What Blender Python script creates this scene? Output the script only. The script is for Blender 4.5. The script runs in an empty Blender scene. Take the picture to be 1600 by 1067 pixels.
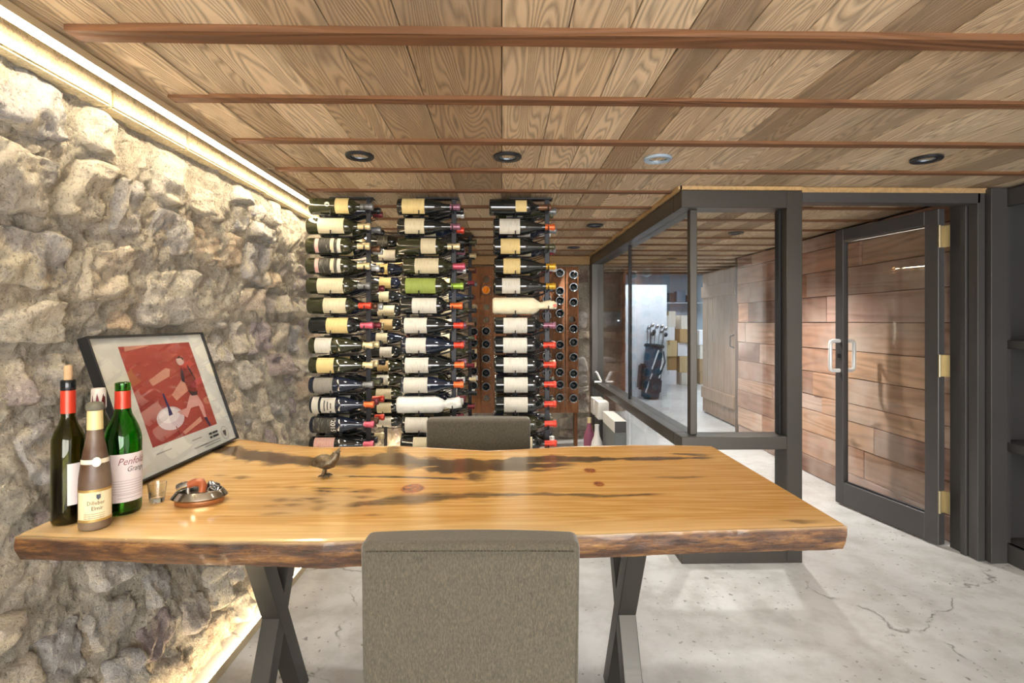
import bpy, bmesh, math, random
import numpy as np
from mathutils import Vector, Matrix
R = math.radians
scene = bpy.context.scene
COL = scene.collection

# ------------------------------------------------------------------ camera, world, exposure
cam_d = bpy.data.cameras.new('camera'); cam = bpy.data.objects.new('camera', cam_d); COL.objects.link(cam)
cam_d.sensor_width = 36.0; cam_d.lens = 36.0*820/1600; cam_d.shift_y = (503-533.5)/1600
cam_d.clip_start = 0.05
cam.location = (0, 0, 1.30); cam.rotation_euler = (R(90), 0, -math.atan(16/820))
scene.camera = cam
vs = scene.view_settings
vs.view_transform = 'Standard'; vs.look = 'None'; vs.gamma = 1.0; vs.use_curve_mapping = False
vs.exposure = 0.95
world = bpy.data.worlds.new('world'); scene.world = world; world.use_nodes = True
world.node_tree.nodes['Background'].inputs[0].default_value = (1.0, 0.99, 0.975, 1)
world.node_tree.nodes['Background'].inputs[1].default_value = 7.6
# an added, unseen rear window lets the world light in (portal guides it)
pd = bpy.data.lights.new('added_window_portal', 'AREA'); pd.shape = 'RECTANGLE'; pd.size = 3.6; pd.size_y = 1.75
pd.cycles.is_portal = True
po = bpy.data.objects.new('added_window_portal', pd); COL.objects.link(po)
po.location = (0.75, -2.62, 1.07); po.rotation_euler = (R(90), 0, 0)
CZ = 2.03            # ceiling height

# ------------------------------------------------------------------ helpers
def lin(h):
    h = h.lstrip('#'); c = [int(h[i:i+2], 16)/255 for i in (0, 2, 4)]
    return tuple((x/12.92 if x <= .04045 else ((x+.055)/1.055)**2.4) for x in c) + (1.0,)

class NT:
    def __init__(s, name):
        s.m = bpy.data.materials.new(name); s.m.use_nodes = True
        s.t = s.m.node_tree; s.t.nodes.clear()
        s.out = s.t.nodes.new('ShaderNodeOutputMaterial')
    def n(s, typ, props=None, **ins):
        nd = s.t.nodes.new('ShaderNode'+typ)
        for k, v in (props or {}).items(): setattr(nd, k, v)
        for k, v in ins.items():
            key = int(k[1:]) if k[0] == '_' and k[1:].isdigit() else k.replace('_', ' ')
            s.set(nd.inputs[key], v)
        return nd
    def set(s, inp, v):
        if isinstance(v, bpy.types.NodeSocket): s.t.links.new(v, inp)
        elif isinstance(v, bpy.types.Node): s.t.links.new(v.outputs[0], inp)
        else: inp.default_value = v
    def math(s, op, a, b=0.0, clamp=False):
        nd = s.t.nodes.new('ShaderNodeMath'); nd.operation = op; nd.use_clamp = clamp
        s.set(nd.inputs[0], a); s.set(nd.inputs[1], b); return nd.outputs[0]
    def ramp(s, fac, stops, interp='LINEAR'):
        nd = s.t.nodes.new('ShaderNodeValToRGB'); nd.color_ramp.interpolation = interp
        el = nd.color_ramp.elements
        while len(el) < len(stops): el.new(0.5)
        for e, (p, c) in zip(el, stops):
            e.position = p; e.color = lin(c) if isinstance(c, str) else ((c,)*3+(1,) if isinstance(c, (int, float)) else c)
        s.set(nd.inputs[0], fac); return nd.outputs[0]
    def mix(s, fac, a, b, mode='MIX'):
        nd = s.t.nodes.new('ShaderNodeMix'); nd.data_type = 'RGBA'; nd.blend_type = mode
        s.set(nd.inputs[0], fac)
        s.set(nd.inputs[6], lin(a) if isinstance(a, str) else a); s.set(nd.inputs[7], lin(b) if isinstance(b, str) else b)
        return nd.outputs[2]
    def coords(s, scale=(1, 1, 1), rand=0.0, which='Object'):
        tc = s.n('TexCoord').outputs[which]
        mp = s.n('Mapping'); s.set(mp.inputs['Vector'], tc); mp.inputs['Scale'].default_value = scale
        if rand:
            oi = s.n('ObjectInfo').outputs['Random']
            c = s.n('CombineXYZ'); s.set(c.inputs[0], s.math('MULTIPLY', oi, rand*13.7)); s.set(c.inputs[1], s.math('MULTIPLY', oi, rand*7.1)); s.set(c.inputs[2], s.math('MULTIPLY', oi, rand*17.3))
            s.set(mp.inputs['Location'], c)
        return mp.outputs[0]
    def noise(s, vec, scale, detail=4, rough=.55, dist=0.0):
        nd = s.n('TexNoise'); s.set(nd.inputs['Vector'], vec); nd.inputs['Scale'].default_value = scale
        nd.inputs['Detail'].default_value = detail; nd.inputs['Roughness'].default_value = rough; nd.inputs['Distortion'].default_value = dist
        return nd.outputs['Fac']
    def bump(s, h, strength=.3, dist=.01, normal=None):
        nd = s.n('Bump'); s.set(nd.inputs['Height'], h); nd.inputs['Strength'].default_value = strength; nd.inputs['Distance'].default_value = dist
        if normal is not None: s.set(nd.inputs['Normal'], normal)
        return nd.outputs[0]
    def bsdf(s, color, rough=.5, metal=0.0, normal=None, **kw):
        b = s.n('BsdfPrincipled'); s.set(b.inputs['Base Color'], lin(color) if isinstance(color, str) else color)
        s.set(b.inputs['Roughness'], rough); b.inputs['Metallic'].default_value = metal
        if normal is not None: s.set(b.inputs['Normal'], normal)
        for k, v in kw.items(): s.set(b.inputs[k.replace('_', ' ')], v)
        s.t.links.new(b.outputs[0], s.out.inputs[0]); return b

_plain = {}
def plain(color, rough=.5, metal=0.0, name=None, speck=0.0, **kw):
    key = (color, rough, metal, speck, tuple(sorted(kw.items())))
    if key in _plain: return _plain[key]
    n = NT(name or 'plain_'+color.strip('#'))
    if speck:
        nz = n.noise(n.coords(rand=1), 60, 3)
        c = n.mix(n.math('MULTIPLY', nz, speck), color, '#202020')
    else:
        nz = n.noise(n.coords(rand=1), 9, 2)
        c = n.mix(n.math('MULTIPLY', nz, .05), color, '#808080', 'MULTIPLY')
    n.bsdf(c, rough, metal, **kw); _plain[key] = n.m; return n.m

class MB:
    def __init__(s): s.v = []; s.f = []
    def add(s, vs, fs):
        o = len(s.v); s.v += [tuple(p) for p in vs]; s.f += [tuple(i+o for i in f) for f in fs]; return s
    def box(s, x0, x1, y0, y1, z0, z1, M=None):
        p = [Vector((x, y, z)) for x in (x0, x1) for y in (y0, y1) for z in (z0, z1)]
        if M is not None: p = [M @ q for q in p]
        return s.add(p, [(0, 1, 3, 2), (4, 6, 7, 5), (0, 4, 5, 1), (2, 3, 7, 6), (0, 2, 6, 4), (1, 5, 7, 3)])
    def tube(s, path, r, n=8, closed=False):
        P = [Vector(p) for p in path]; k = len(P); rs = r if isinstance(r, (list, tuple)) else [r]*k
        rings = []; up = None
        for i in range(k):
            if closed: t = (P[(i+1) % k]-P[i-1]).normalized()
            else: t = (P[min(i+1, k-1)]-P[max(i-1, 0)]).normalized()
            if up is None:
                up = Vector((0, 0, 1)) if abs(t.z) < .9 else Vector((1, 0, 0))
            a = t.cross(up).normalized(); b = a.cross(t).normalized(); up = b
            rings.append([P[i]+rs[i]*(math.cos(2*math.pi*j/n)*a+math.sin(2*math.pi*j/n)*b) for j in range(n)])
        vs = [q for rg in rings for q in rg]; fs = []
        for i in range(k if closed else k-1):
            i2 = (i+1) % k
            for j in range(n): fs.append((i*n+j, i*n+(j+1) % n, i2*n+(j+1) % n, i2*n+j))
        if not closed: fs += [tuple(range(n))[::-1], tuple((k-1)*n+j for j in range(n))]
        return s.add(vs, fs)
    def lathe(s, prof, n=24, axis='z', c=(0, 0, 0)):
        vs = []; fs = []; k = len(prof)
        for (r, h) in prof:
            for j in range(n):
                a = 2*math.pi*j/n; p, q = r*math.cos(a), r*math.sin(a)
                v = {'z': (p, q, h), 'x': (h, p, q), 'y': (q, h, p)}[axis]
                vs.append((v[0]+c[0], v[1]+c[1], v[2]+c[2]))
        for i in range(k-1):
            for j in range(n): fs.append((i*n+j, i*n+(j+1) % n, (i+1)*n+(j+1) % n, (i+1)*n+j))
        return s.add(vs, fs)
    def prism(s, poly, t, M=None):          # poly in local xy, thickness along z
        k = len(poly); p = [Vector((x, y, 0)) for x, y in poly]+[Vector((x, y, t)) for x, y in poly]
        if M is not None: p = [M @ q for q in p]
        return s.add(p, [tuple(range(k))[::-1], tuple(range(k, 2*k))]+[(i, (i+1) % k, (i+1) % k+k, i+k) for i in range(k)])
    def mesh(s, name, mat, bevel=0, seg=1, smooth=None, weld=False):
        me = bpy.data.meshes.new(name); me.from_pydata(s.v, [], s.f)
        if bevel or weld:
            bm = bmesh.new(); bm.from_mesh(me)
            if weld: bmesh.ops.remove_doubles(bm, verts=bm.verts, dist=1e-6)
            bmesh.ops.recalc_face_normals(bm, faces=bm.faces)
            if bevel: bmesh.ops.bevel(bm, geom=[e for e in bm.edges if len(e.link_faces) == 2 and e.calc_face_angle(0) > .5], offset=bevel, segments=seg, affect='EDGES', clamp_overlap=True)
            bm.to_mesh(me); bm.free()
        if smooth is not None:
            me.polygons.foreach_set('use_smooth', [True]*len(me.polygons)); me.set_sharp_from_angle(angle=R(smooth))
        if mat: me.materials.append(mat)
        me.update(); return me
    def build(s, name, mat, parent=None, loc=None, rot=None, **kw):
        return obj(name, s.mesh(name, mat, **kw), parent, loc, rot)

def obj(name, me, parent=None, loc=None, rot=None):
    o = bpy.data.objects.new(name, me); COL.objects.link(o)
    if parent: o.parent = parent
    if loc: o.location = loc
    if rot: o.rotation_euler = rot
    return o
def tag(o, label, cat, group=None):
    o['label'] = label; o['category'] = cat
    if group: o['group'] = group
    return o
def thing(name, label, cat, loc=(0, 0, 0), rot=(0, 0, 0), group=None):
    o = bpy.data.objects.new(name, None); COL.objects.link(o); o.empty_display_size = .05
    o.location = loc; o.rotation_euler = rot
    return tag(o, label, cat, group)
def struct(o, label=None):
    o['kind'] = 'structure'
    if label: o['label'] = label
    return o
def B(name, mat, parent, *b, bevel=0.0, **kw):
    return MB().box(*b).build(name, mat, parent, bevel=bevel, **kw)

def text_part(name, body, size, mat, parent, M, bend=None, align='CENTER', shear=0.0):
    """flat lettering; M places it (local x along the line, y up); bend=(radius) wraps it round the local z axis"""
    cu = bpy.data.curves.new('lettering', 'FONT'); cu.body = body; cu.size = size; cu.align_x = align; cu.shear = shear
    cu.resolution_u = 2
    t = bpy.data.objects.new('lettering', cu); COL.objects.link(t)
    bpy.context.view_layer.update()
    me = bpy.data.meshes.new_from_object(t.evaluated_get(bpy.context.evaluated_depsgraph_get()))
    bpy.data.objects.remove(t)
    for v in me.vertices:
        p = v.co.copy()
        if bend:
            a = p.x/bend; p = Vector((bend*math.sin(a), p.y, bend*math.cos(a)))
        v.co = M @ p
    me.materials.clear(); me.materials.append(mat); me.name = name
    return obj(name, me, parent)

# ---- numpy value noise
def _h(ix, iy, seed):
    n = (ix.astype(np.int64)*374761393 + iy.astype(np.int64)*668265263 + seed*982451653) & 0x7fffffff
    n = ((n ^ (n >> 13))*1274126177) & 0x7fffffff
    return ((n ^ (n >> 16)) & 0xffff)/65535.0
def vn(x, y, seed=0):
    x = np.asarray(x, float); y = np.asarray(y, float)
    ix = np.floor(x); iy = np.floor(y); fx = x-ix; fy = y-iy
    ux = fx*fx*(3-2*fx); uy = fy*fy*(3-2*fy)
    a = _h(ix, iy, seed); b = _h(ix+1, iy, seed); c = _h(ix, iy+1, seed); d = _h(ix+1, iy+1, seed)
    return (a*(1-ux)+b*ux)*(1-uy)+(c*(1-ux)+d*ux)*uy
def fbm(x, y, seed=0, octv=4, g=.5):
    s = 0; a = 1; t = 0
    for i in range(octv):
        s = s+a*vn(x*2**i, y*2**i, seed+i*17); t += a; a *= g
    return s/t-.5

# ------------------------------------------------------------------ materials
def m_plank(name, stops, gs=1.0, bumpk=.35, axis='y', contrast=.5, rough=.75, tint=None, grain=9.0, tintk=.35):
    """weathered board: contour lines of stretched noise give cathedral grain; colour varies per board"""
    n = NT(name)
    sc = {'y': (5.5*gs, .55*gs, 5.5*gs), 'x': (.55*gs, 5.5*gs, 5.5*gs), 'z': (5.5*gs, 5.5*gs, .55*gs)}[axis]
    co = n.coords(sc, rand=3.0)
    base = n.noise(co, 1.0, 2, .45)
    rings = n.math('FRACT', n.math('MULTIPLY', base, grain*2))
    tri = n.math('ABSOLUTE', n.math('SUBTRACT', n.math('MULTIPLY', rings, 2.0), 1.0))
    fib = n.noise(n.coords(tuple(q*7 for q in sc), rand=3.0), 2.0, 3, .6)
    g = n.math('ADD', n.math('MULTIPLY', tri, .55), n.math('MULTIPLY', fib, .45))
    oi = n.n('ObjectInfo').outputs['Random']
    tone = n.ramp(oi, stops)
    big = n.noise(n.coords((1.2, 1.2, 1.2), rand=5.0), 1.4, 3)
    dark = n.mix(n.math('MULTIPLY', n.ramp(g, [(.18, 1.0), (.62, 0.0)]), contrast), tone, n.mix(.62, tone, '#2a1c10'))
    col = n.mix(n.math('MULTIPLY', n.ramp(big, [(.45, 0.0), (.75, 1.0)]), tintk), dark, tint or '#8d8478')
    spots = n.ramp(n.noise(n.coords((2.2, 1.0, 2.2) if axis == 'y' else (1, 2.2, 2.2), rand=9.0), 3.0, 2, .5), [(.70, 0.0), (.76, 1.0)])
    col = n.mix(n.math('MULTIPLY', spots, .55), col, '#4a3524')
    n.bsdf(col, rough, normal=n.bump(g, bumpk, .004))
    return n.m
M_CEIL = m_plank('ceiling_board_wood', [(0, '#c4ac8c'), (.3, '#d0b999'), (.45, '#b39a7a'), (.62, '#d8c3a4'), (.8, '#917758'), (1, '#c9b293')], contrast=.85, grain=24, bumpk=.7)
M_BATTEN = m_plank('batten_wood', [(0, '#6b4526'), (.5, '#754d2c'), (1, '#633e21')], axis='x', contrast=.6, bumpk=.8, tint='#5a3a1e')
M_HALL = m_plank('reclaimed_wood', [(0, '#8d6450'), (.15, '#b98e72'), (.3, '#7c5a4c'), (.45, '#a67f6a'), (.6, '#c09a7c'), (.75, '#8f6a5a'), (.9, '#b7978a'), (1, '#6d4c40')], axis='y', gs=.8, contrast=.55, tint='#c0b0a4', tintk=.85, bumpk=.5, grain=6)
M_HALLX = m_plank('reclaimed_wood_cross', [(0, '#6d4a3a'), (.4, '#8a6350'), (.7, '#5d4036'), (1, '#94705a')], axis='x', gs=.8, contrast=.5, tint='#8b7a70')
M_BARN = m_plank('barn_door_wood', [(0, '#94765c'), (.5, '#a08468'), (1, '#8a6d55')], axis='z', gs=.8, contrast=.45, tint='#a39a90')
M_RIDDLE = m_plank('riddling_oak', [(0, '#7a4d2b'), (.5, '#86552f'), (1, '#6a4124')], axis='z', gs=.9, contrast=.5, tint='#5a3a22')
M_TRIMW = m_plank('pale_trim_wood', [(0, '#b08c58'), (1, '#bd9a66')], axis='y', contrast=.4)

def m_rock(name, stops, smear, bump=.8, rand=True):
    n = NT(name); co = n.coords(rand=2.0 if rand else 0)
    big = n.noise(co, 6, 5, .65, .4); mid = n.noise(co, 24, 8, .72, .5); fine = n.noise(co, 110, 5, .75)
    vor = n.n('TexVoronoi', {'feature': 'F1'}); n.set(vor.inputs['Vector'], co); vor.inputs['Scale'].default_value = 45
    if rand: tone = n.ramp(n.n('ObjectInfo').outputs['Random'], stops)
    else: tone = n.ramp(big, stops)
    c = n.mix(n.ramp(mid, [(.33, 0.0), (.56, 1.0)]), n.mix(.45, tone, '#6b6058'), tone)
    c = n.mix(n.math('MULTIPLY', n.ramp(big, [(.50, 0.0), (.62, 1.0)]), smear), c, '#d6cbb2')
    c = n.mix(n.math('MULTIPLY', n.ramp(fine, [(.36, 1.0), (.45, 0.0)]), .6), c, '#5a4d42')
    c = n.mix(n.math('MULTIPLY', n.ramp(fine, [(.56, 0.0), (.64, 1.0)]), .5), c, '#efe8d8')
    h = n.math('ADD', n.math('ADD', n.math('MULTIPLY', big, .5), n.math('MULTIPLY', mid, .75)), n.math('MULTIPLY', fine, .45))
    n.bsdf(c, .92, normal=n.bump(h, bump, .07)); return n.m
M_STONE = m_rock('field_stone', [(0, '#d2c9b8'), (.16, '#b8b6b5'), (.30, '#d9d0be'), (.44, '#a08f92'), (.56, '#d2cec8'), (.70, '#c9b194'), (.84, '#e2d8c4'), (1, '#b8a994')], 1.0)
M_MORTAR = m_rock('lime_mortar', [(.3, '#cdc2ac'), (.5, '#e0d7c4'), (.62, '#c8b7a0'), (.75, '#eae3d2')], .4, 1.0, rand=False)
M_CAP = m_rock('cream_sill_stone', [(0, '#d9c79c'), (1, '#e0d0a8')], .5, .3)
M_BRICKW = m_rock('whitewashed_stone', [(0, '#9b938c'), (.5, '#b9b2aa'), (1, '#7c6558')], .6, .5)

def m_floor():
    n = NT('polished_concrete'); co = n.coords()
    a = n.noise(co, 1.3, 5, .6); b = n.noise(co, 7, 5, .65); c3 = n.noise(co, 60, 3, .6)
    col = n.ramp(a, [(.3, '#b0b0af'), (.5, '#c0c0be'), (.7, '#cbcbc9')])
    col = n.mix(n.math('MULTIPLY', n.ramp(b, [(.36, 1.0), (.56, 0.0)]), .5), col, '#97958f')
    pits = n.math('MULTIPLY', n.ramp(n.noise(co, 38, 2, .5), [(.655, 0.0), (.69, 1.0)]), n.ramp(n.noise(co, 3, 2), [(.42, 0.0), (.55, 1.0)]))
    col = n.mix(n.math('MULTIPLY', pits, .7), col, '#5c5852')
    v = n.n('TexVoronoi', {'feature': 'DISTANCE_TO_EDGE'}); v.inputs['Scale'].default_value = .55
    dst = n.n('VectorMath', {'operation': 'ADD'}); n.set(dst.inputs[0], co)
    nz = n.n('TexNoise'); n.set(nz.inputs['Vector'], co); nz.inputs['Scale'].default_value = 2.5; nz.inputs['Detail'].default_value = 5
    sc = n.n('VectorMath', {'operation': 'SCALE'}); n.set(sc.inputs[0], nz.outputs['Color']); sc.inputs['Scale'].default_value = .5
    n.set(dst.inputs[1], sc.outputs[0]); n.set(v.inputs['Vector'], dst.outputs[0])
    crack = n.math('MULTIPLY', n.ramp(v.outputs['Distance'], [(0.0, 1.0), (.0045, 0.0)]), n.ramp(b, [(.45, 0.0), (.55, 1.0)]))
    col = n.mix(n.math('MULTIPLY', crack, .75), col, '#57534d')
    h = n.math('SUBTRACT', n.math('ADD', n.math('MULTIPLY', b, .3), n.math('MULTIPLY', c3, .1)), n.math('MULTIPLY', n.math('ADD', pits, crack), .8))
    n.bsdf(col, n.ramp(b, [(.3, .28), (.7, .45)]), normal=n.bump(h, .25, .006), Specular_IOR_Level=.5)
    return n.m
M_FLOOR = m_floor()
def m_steel(name, c, rough, metal=.75, ax=(2, 2, 60)):
    n = NT(name); nz = n.noise(n.coords(ax, rand=1), 3, 3); n2 = n.noise(n.coords(rand=1), 2.5, 4)
    col = n.mix(n.math('MULTIPLY', n2, .35), c, '#8a8a86', 'MULTIPLY')
    n.bsdf(col, n.math('ADD', n.math('MULTIPLY', nz, .12), rough), metal, normal=n.bump(nz, .04, .002)); return n.m
M_STEEL = m_steel('dark_anodised_steel', '#514e49', .30, .55)
M_STEELD = m_steel('door_frame_steel', '#525050', .38, .4)
M_BLACKS = m_steel('black_rack_steel', '#26262a', .38, .4)
M_LEG = m_steel('gunmetal_leg', '#4c4a45', .34, .6)
M_BRASS = m_steel('brushed_brass', '#c4b796', .3, .9, (60, 2, 2))
M_CHROME = plain('#c9c9c9', .12, 1.0, 'chrome')
M_ALU = plain('#bfae8e', .4, .3, 'led_channel')
M_WHITE = plain('#ececea', .35, 0, 'white_paint')
M_BLACK = plain('#1b1b1d', .35, 0, 'black_lacquer')
def m_glass(name, tint=(1, 1, 1, 1), rough=0.0):
    n = NT(name)
    tr = n.n('BsdfTransparent'); n.set(tr.inputs[0], tint)
    gl = n.n('BsdfGlossy'); gl.inputs['Roughness'].default_value = rough
    fr = n.n('Fresnel'); bf = n.n('NewGeometry').outputs['Backfacing']; n.set(fr.inputs[0], n.math('SUBTRACT', 1.5, n.math('MULTIPLY', bf, 1.5-1/1.5)))
    smg = n.noise(n.coords((1, 1, .5)), 3, 3)
    mx = n.n('MixShader'); n.set(mx.inputs[0], n.math('MULTIPLY', fr.outputs[0], n.math('ADD', n.math('MULTIPLY', smg, .3), 1.0), True))
    n.set(mx.inputs[1], tr.outputs[0]); n.set(mx.inputs[2], gl.outputs[0]); n.t.links.new(mx.outputs[0], n.out.inputs[0]); return n.m
M_PANE = m_glass('clear_pane', (.975, .985, .985, 1))
def m_emit(name, c, s):
    n = NT(name); e = n.n('Emission'); e.inputs[0].default_value = lin(c); e.inputs[1].default_value = s
    n.t.links.new(e.outputs[0], n.out.inputs[0]); return n.m
M_LED = m_emit('led_light', '#ffeccb', 52); M_LED2 = m_emit('floor_led_light', '#ffe5bd', 30)
M_TUBE = m_emit('fluorescent_light', '#eef4ff', 8)
M_LENS = m_emit('lamp_lens', '#e8f0ff', 1.6)

# ------------------------------------------------------------------ structure: floor, ceiling
fl = struct(MB().box(-1.75, 5.2, -2.7, 13.2, -.08, 0).build('floor', M_FLOOR), 'pale grey polished concrete floor with fine cracks')
random.seed(4)
BEAMS = [1.302 + .398*i for i in range(-9, 16)]     # batten near edges (16 inch centres)
ce = struct(MB().box(-1.75, 3.4, -2.7, 7.7, CZ+.022, CZ+.12).build('ceiling', plain('#3a2c20', .9)), 'ceiling of weathered oak boards crossed by thin brown battens')
xs = [-1.66]
while xs[-1] < 0-.2: xs.append(xs[-1]+random.uniform(.135, .185))
xs[-1] = 0.0
while xs[-1] < 3.3: xs.append(xs[-1]+random.uniform(.14, .19))
for i in range(len(xs)-1):
    k = random.randint(0, 2); y0 = -2.7
    while y0 < 7.6:
        k += random.choice((2, 3, 4, 5)); y1 = BEAMS[k]+.02 if k < len(BEAMS) else 7.69
        y1 = min(y1, 7.69)
        w = xs[i+1]-xs[i]-.0025; l = y1-y0-.003; dz = random.uniform(0, .004)
        if l > .05: MB().box(-w/2, w/2, -l/2, l/2, 0, .02).build('plank', M_CEIL, ce, ((xs[i]+xs[i+1])/2, (y0+y1)/2, CZ+dz-.002), bevel=.0012)
        y0 = y1
for i, y in enumerate(BEAMS):
    if y > 7.6: break
    big = abs(y-1.302) < .01
    w, t = (.055, .018) if big else (.042, .011)
    m = MB(); N_ = 60; rr = np.random.RandomState(i)
    for j in range(N_):       # slightly wavering sawn edge
        x0 = -1.6+5.0*j/N_; x1 = -1.6+5.0*(j+1)/N_
    xsx = np.linspace(-1.07, 3.35, 70); e0 = .006*fbm(xsx*3, xsx*0+i, 5); e1 = .005*fbm(xsx*3, xsx*0+i, 9)
    vs_ = []; fs_ = []
    for j, x in enumerate(xsx):
        for (yy, zz) in ((y+e0[j], CZ+.01), (y+e0[j], CZ-t), (y+w+e1[j], CZ-t), (y+w+e1[j], CZ+.01)): vs_.append((x, yy, zz))
    for j in range(len(xsx)-1):
        a = j*4
        for q in range(4): fs_.append((a+q, a+(q+1) % 4, a+4+(q+1) % 4, a+4+q))
    fs_ += [(0, 1, 2, 3), tuple(len(vs_)-1-q for q in range(4))]
    m.add(vs_, fs_); m.build('batten', M_BATTEN, ce, weld=True)

# ------------------------------------------------------------------ structure: stone walls
WZ = [0, .35, .8, 1.25, 1.6, 1.8, 2.0]; WX = [-1.095, -1.155, -1.25, -1.315, -1.275, -1.235, -1.222]
def wall_x(y, z): return np.interp(z, WZ, WX)+.03*fbm(y*1.1, z*1.3, 3)
def stone_wall(name, u0, u1, z0, z1, base, place, seed, du, smin, smax, skip, label, mat=M_STONE, relief=1.0):
    nu = int((u1-u0)/du)+1; nz = int((z1-z0)/du)+1
    U, Zz = np.meshgrid(np.linspace(u0, u1, nu), np.linspace(z0, z1, nz))
    d = base(U, Zz) - .021 + relief*(.085*fbm(U*5, Zz*6, seed, 6, .68)) + .03*np.abs(fbm(U*20, Zz*22, seed+5, 4, .65)) + .016*fbm(U*48, Zz*52, seed+6, 2) - .05*np.clip(vn(U*13, Zz*17, seed+71)-.74, 0, .2)
    P = place(U.ravel(), Zz.ravel(), d.ravel())
    idx = np.arange(nu*nz).reshape(nz, nu)
    f = np.stack([idx[:-1, :-1], idx[:-1, 1:], idx[1:, 1:], idx[1:, :-1]], -1).reshape(-1, 4)
    me = bpy.data.meshes.new(name); me.from_pydata(P.tolist(), [], f.tolist()); me.materials.append(M_MORTAR)
    me.polygons.foreach_set('use_smooth', [True]*len(me.polygons)); me.update()
    w = struct(obj(name, me), label)
    rnd = random.Random(seed); cells = []
    def split(a, b, c, e):
        W, H = b-a, e-c
        if (W < smax and H < smax*.62 and rnd.random() < .55) or (W < smin*1.5 and H < smin*1.2): cells.append((a, b, c, e)); return
        if W > H*rnd.uniform(.9, 1.9):
            s = a+W*rnd.uniform(.36, .64); split(a, s, c, e); split(s, b, c, e)
        else:
            s = c+H*rnd.uniform(.38, .62); split(a, b, c, s); split(a, b, s, e)
    uu = u0
    while uu < u1-.05:
        un = min(u1, uu+rnd.uniform(.55, .8))
        if u1-un < .3: un = u1
        split(uu, un, z0, z1); uu = un
    for q, (a, b, c, e) in enumerate(cells):
        if rnd.random() < skip: continue
        W, H = b-a, e-c; g = rnd.uniform(.0, .007); jit = lambda s: rnd.uniform(-.07, .07)*s
        A = [np.array((a+g+abs(jit(W)), c+g+abs(jit(H)))), np.array((b-g-abs(jit(W)), c+g+abs(jit(H)))), np.array((b-g-abs(jit(W)), e-g-abs(jit(H)))), np.array((a+g+abs(jit(W)), e-g-abs(jit(H))))]
        n1 = max(8, int(W/.0105)); n2 = max(7, int(H/.0105))
        S, T = np.meshgrid(np.linspace(-1, 1, n1), np.linspace(-1, 1, n2))
        # round the square a little, then map to the jittered quad
        S2 = S*np.sqrt(1-.16*T*T); T2 = T*np.sqrt(1-.16*S*S)
        s = (S2+1)/2; t = (T2+1)/2
        Uq = (1-s)*(1-t)*A[0][0]+s*(1-t)*A[1][0]+s*t*A[2][0]+(1-s)*t*A[3][0]
        Vq = (1-s)*(1-t)*A[0][1]+s*(1-t)*A[1][1]+s*t*A[2][1]+(1-s)*t*A[3][1]
        wob = .085; Uq = Uq+wob*fbm(Uq*9, Vq*9, seed+q)*np.maximum(abs(S), abs(T))**2; Vq = Vq+wob*fbm(Uq*9+31, Vq*9, seed+q)*np.maximum(abs(S), abs(T))**2
        ed = np.clip(1-np.maximum(abs(S), abs(T)), 0, 1)
        rim = np.clip(ed/.17, 0, 1); rim = rim*rim*(3-2*rim)
        hh = rnd.uniform(-.004, .034)*relief
        fac = np.abs(fbm(Uq*6+q, Vq*8, seed+q*3, 3))*.11-.022
        tilt = (S*rnd.uniform(-1, 1)+T*rnd.uniform(-1.0, .6))*.013
        d = base(Uq, Vq)-.062+rim*(.055+hh+(fac+tilt+.034*fbm(Uq*26, Vq*30, seed+q, 5, .7)-.03*np.clip(vn(Uq*20, Vq*26, seed+q+5)-.7, 0, .3))*relief)
        zc = np.clip(Vq, z0+.003, z1)
        uc, zcn, dc = (Uq.mean(), zc.mean(), d.mean())
        P = place(Uq.ravel(), zc.ravel(), d.ravel()); C0 = place(np.array([uc]), np.array([zcn]), np.array([dc]))[0]
        idx = np.arange(n1*n2).reshape(n2, n1)
        f = np.stack([idx[:-1, :-1], idx[:-1, 1:], idx[1:, 1:], idx[1:, :-1]], -1).reshape(-1, 4)
        me = bpy.data.meshes.new('stone'); me.from_pydata((P-C0).tolist(), [], f.tolist()); me.materials.append(mat)
        me.polygons.foreach_set('use_smooth', [True]*len(me.polygons)); me.update()
        obj('stone', me, w, tuple(C0))
    return w
wl = stone_wall('wall_left', -.2, 5.82, 0, 1.96, wall_x, lambda u, z, d: np.stack([d, u, z], 1), 11, .0105, .17, .50, .08, 'rough rubble stone wall with cream lime mortar, lit by light strips')
# rear stretch of the left wall, behind the viewpoint
struct(B('wall_left_rear', M_MORTAR, None, -1.4, -1.22, -2.7, -.2, 0, CZ), 'mortared stretch of stone wall')
yy = -.2; rnd = random.Random(5)
while yy < 5.75:
    y2 = min(5.8, yy+rnd.uniform(.38, .7)); dx = rnd.uniform(-.006, .006)
    MB().box(-.09, .0, 0, y2-yy-.005, 0, .074).build('sill_block', M_CAP, wl, (-1.192+dx, yy, 1.955), bevel=.006, seg=2); yy = y2
bw = stone_wall('wall_back', -1.32, .98, 0, 1.93, lambda u, z: 5.84-0*u+.02*fbm(u*2, z*2, 8)*0, lambda u, z, d: np.stack([u, 11.66-d, z], 1), 23, .022, .16, .42, .10, 'stone back wall behind the wine racks', relief=.8)
struct(B('wall_back_core', M_MORTAR, None, -1.6, .98, 5.95, 6.05, 0, CZ), 'masonry behind the stone face')
for c_ in bw.children:
    if c_.location.x > .62: c_.data.materials[0] = M_BRICKW
MB().box(-1.16, .96, 5.70, 5.80, 1.925, CZ-.012).build('header_board', M_TRIMW, bw, bevel=.004)

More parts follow.
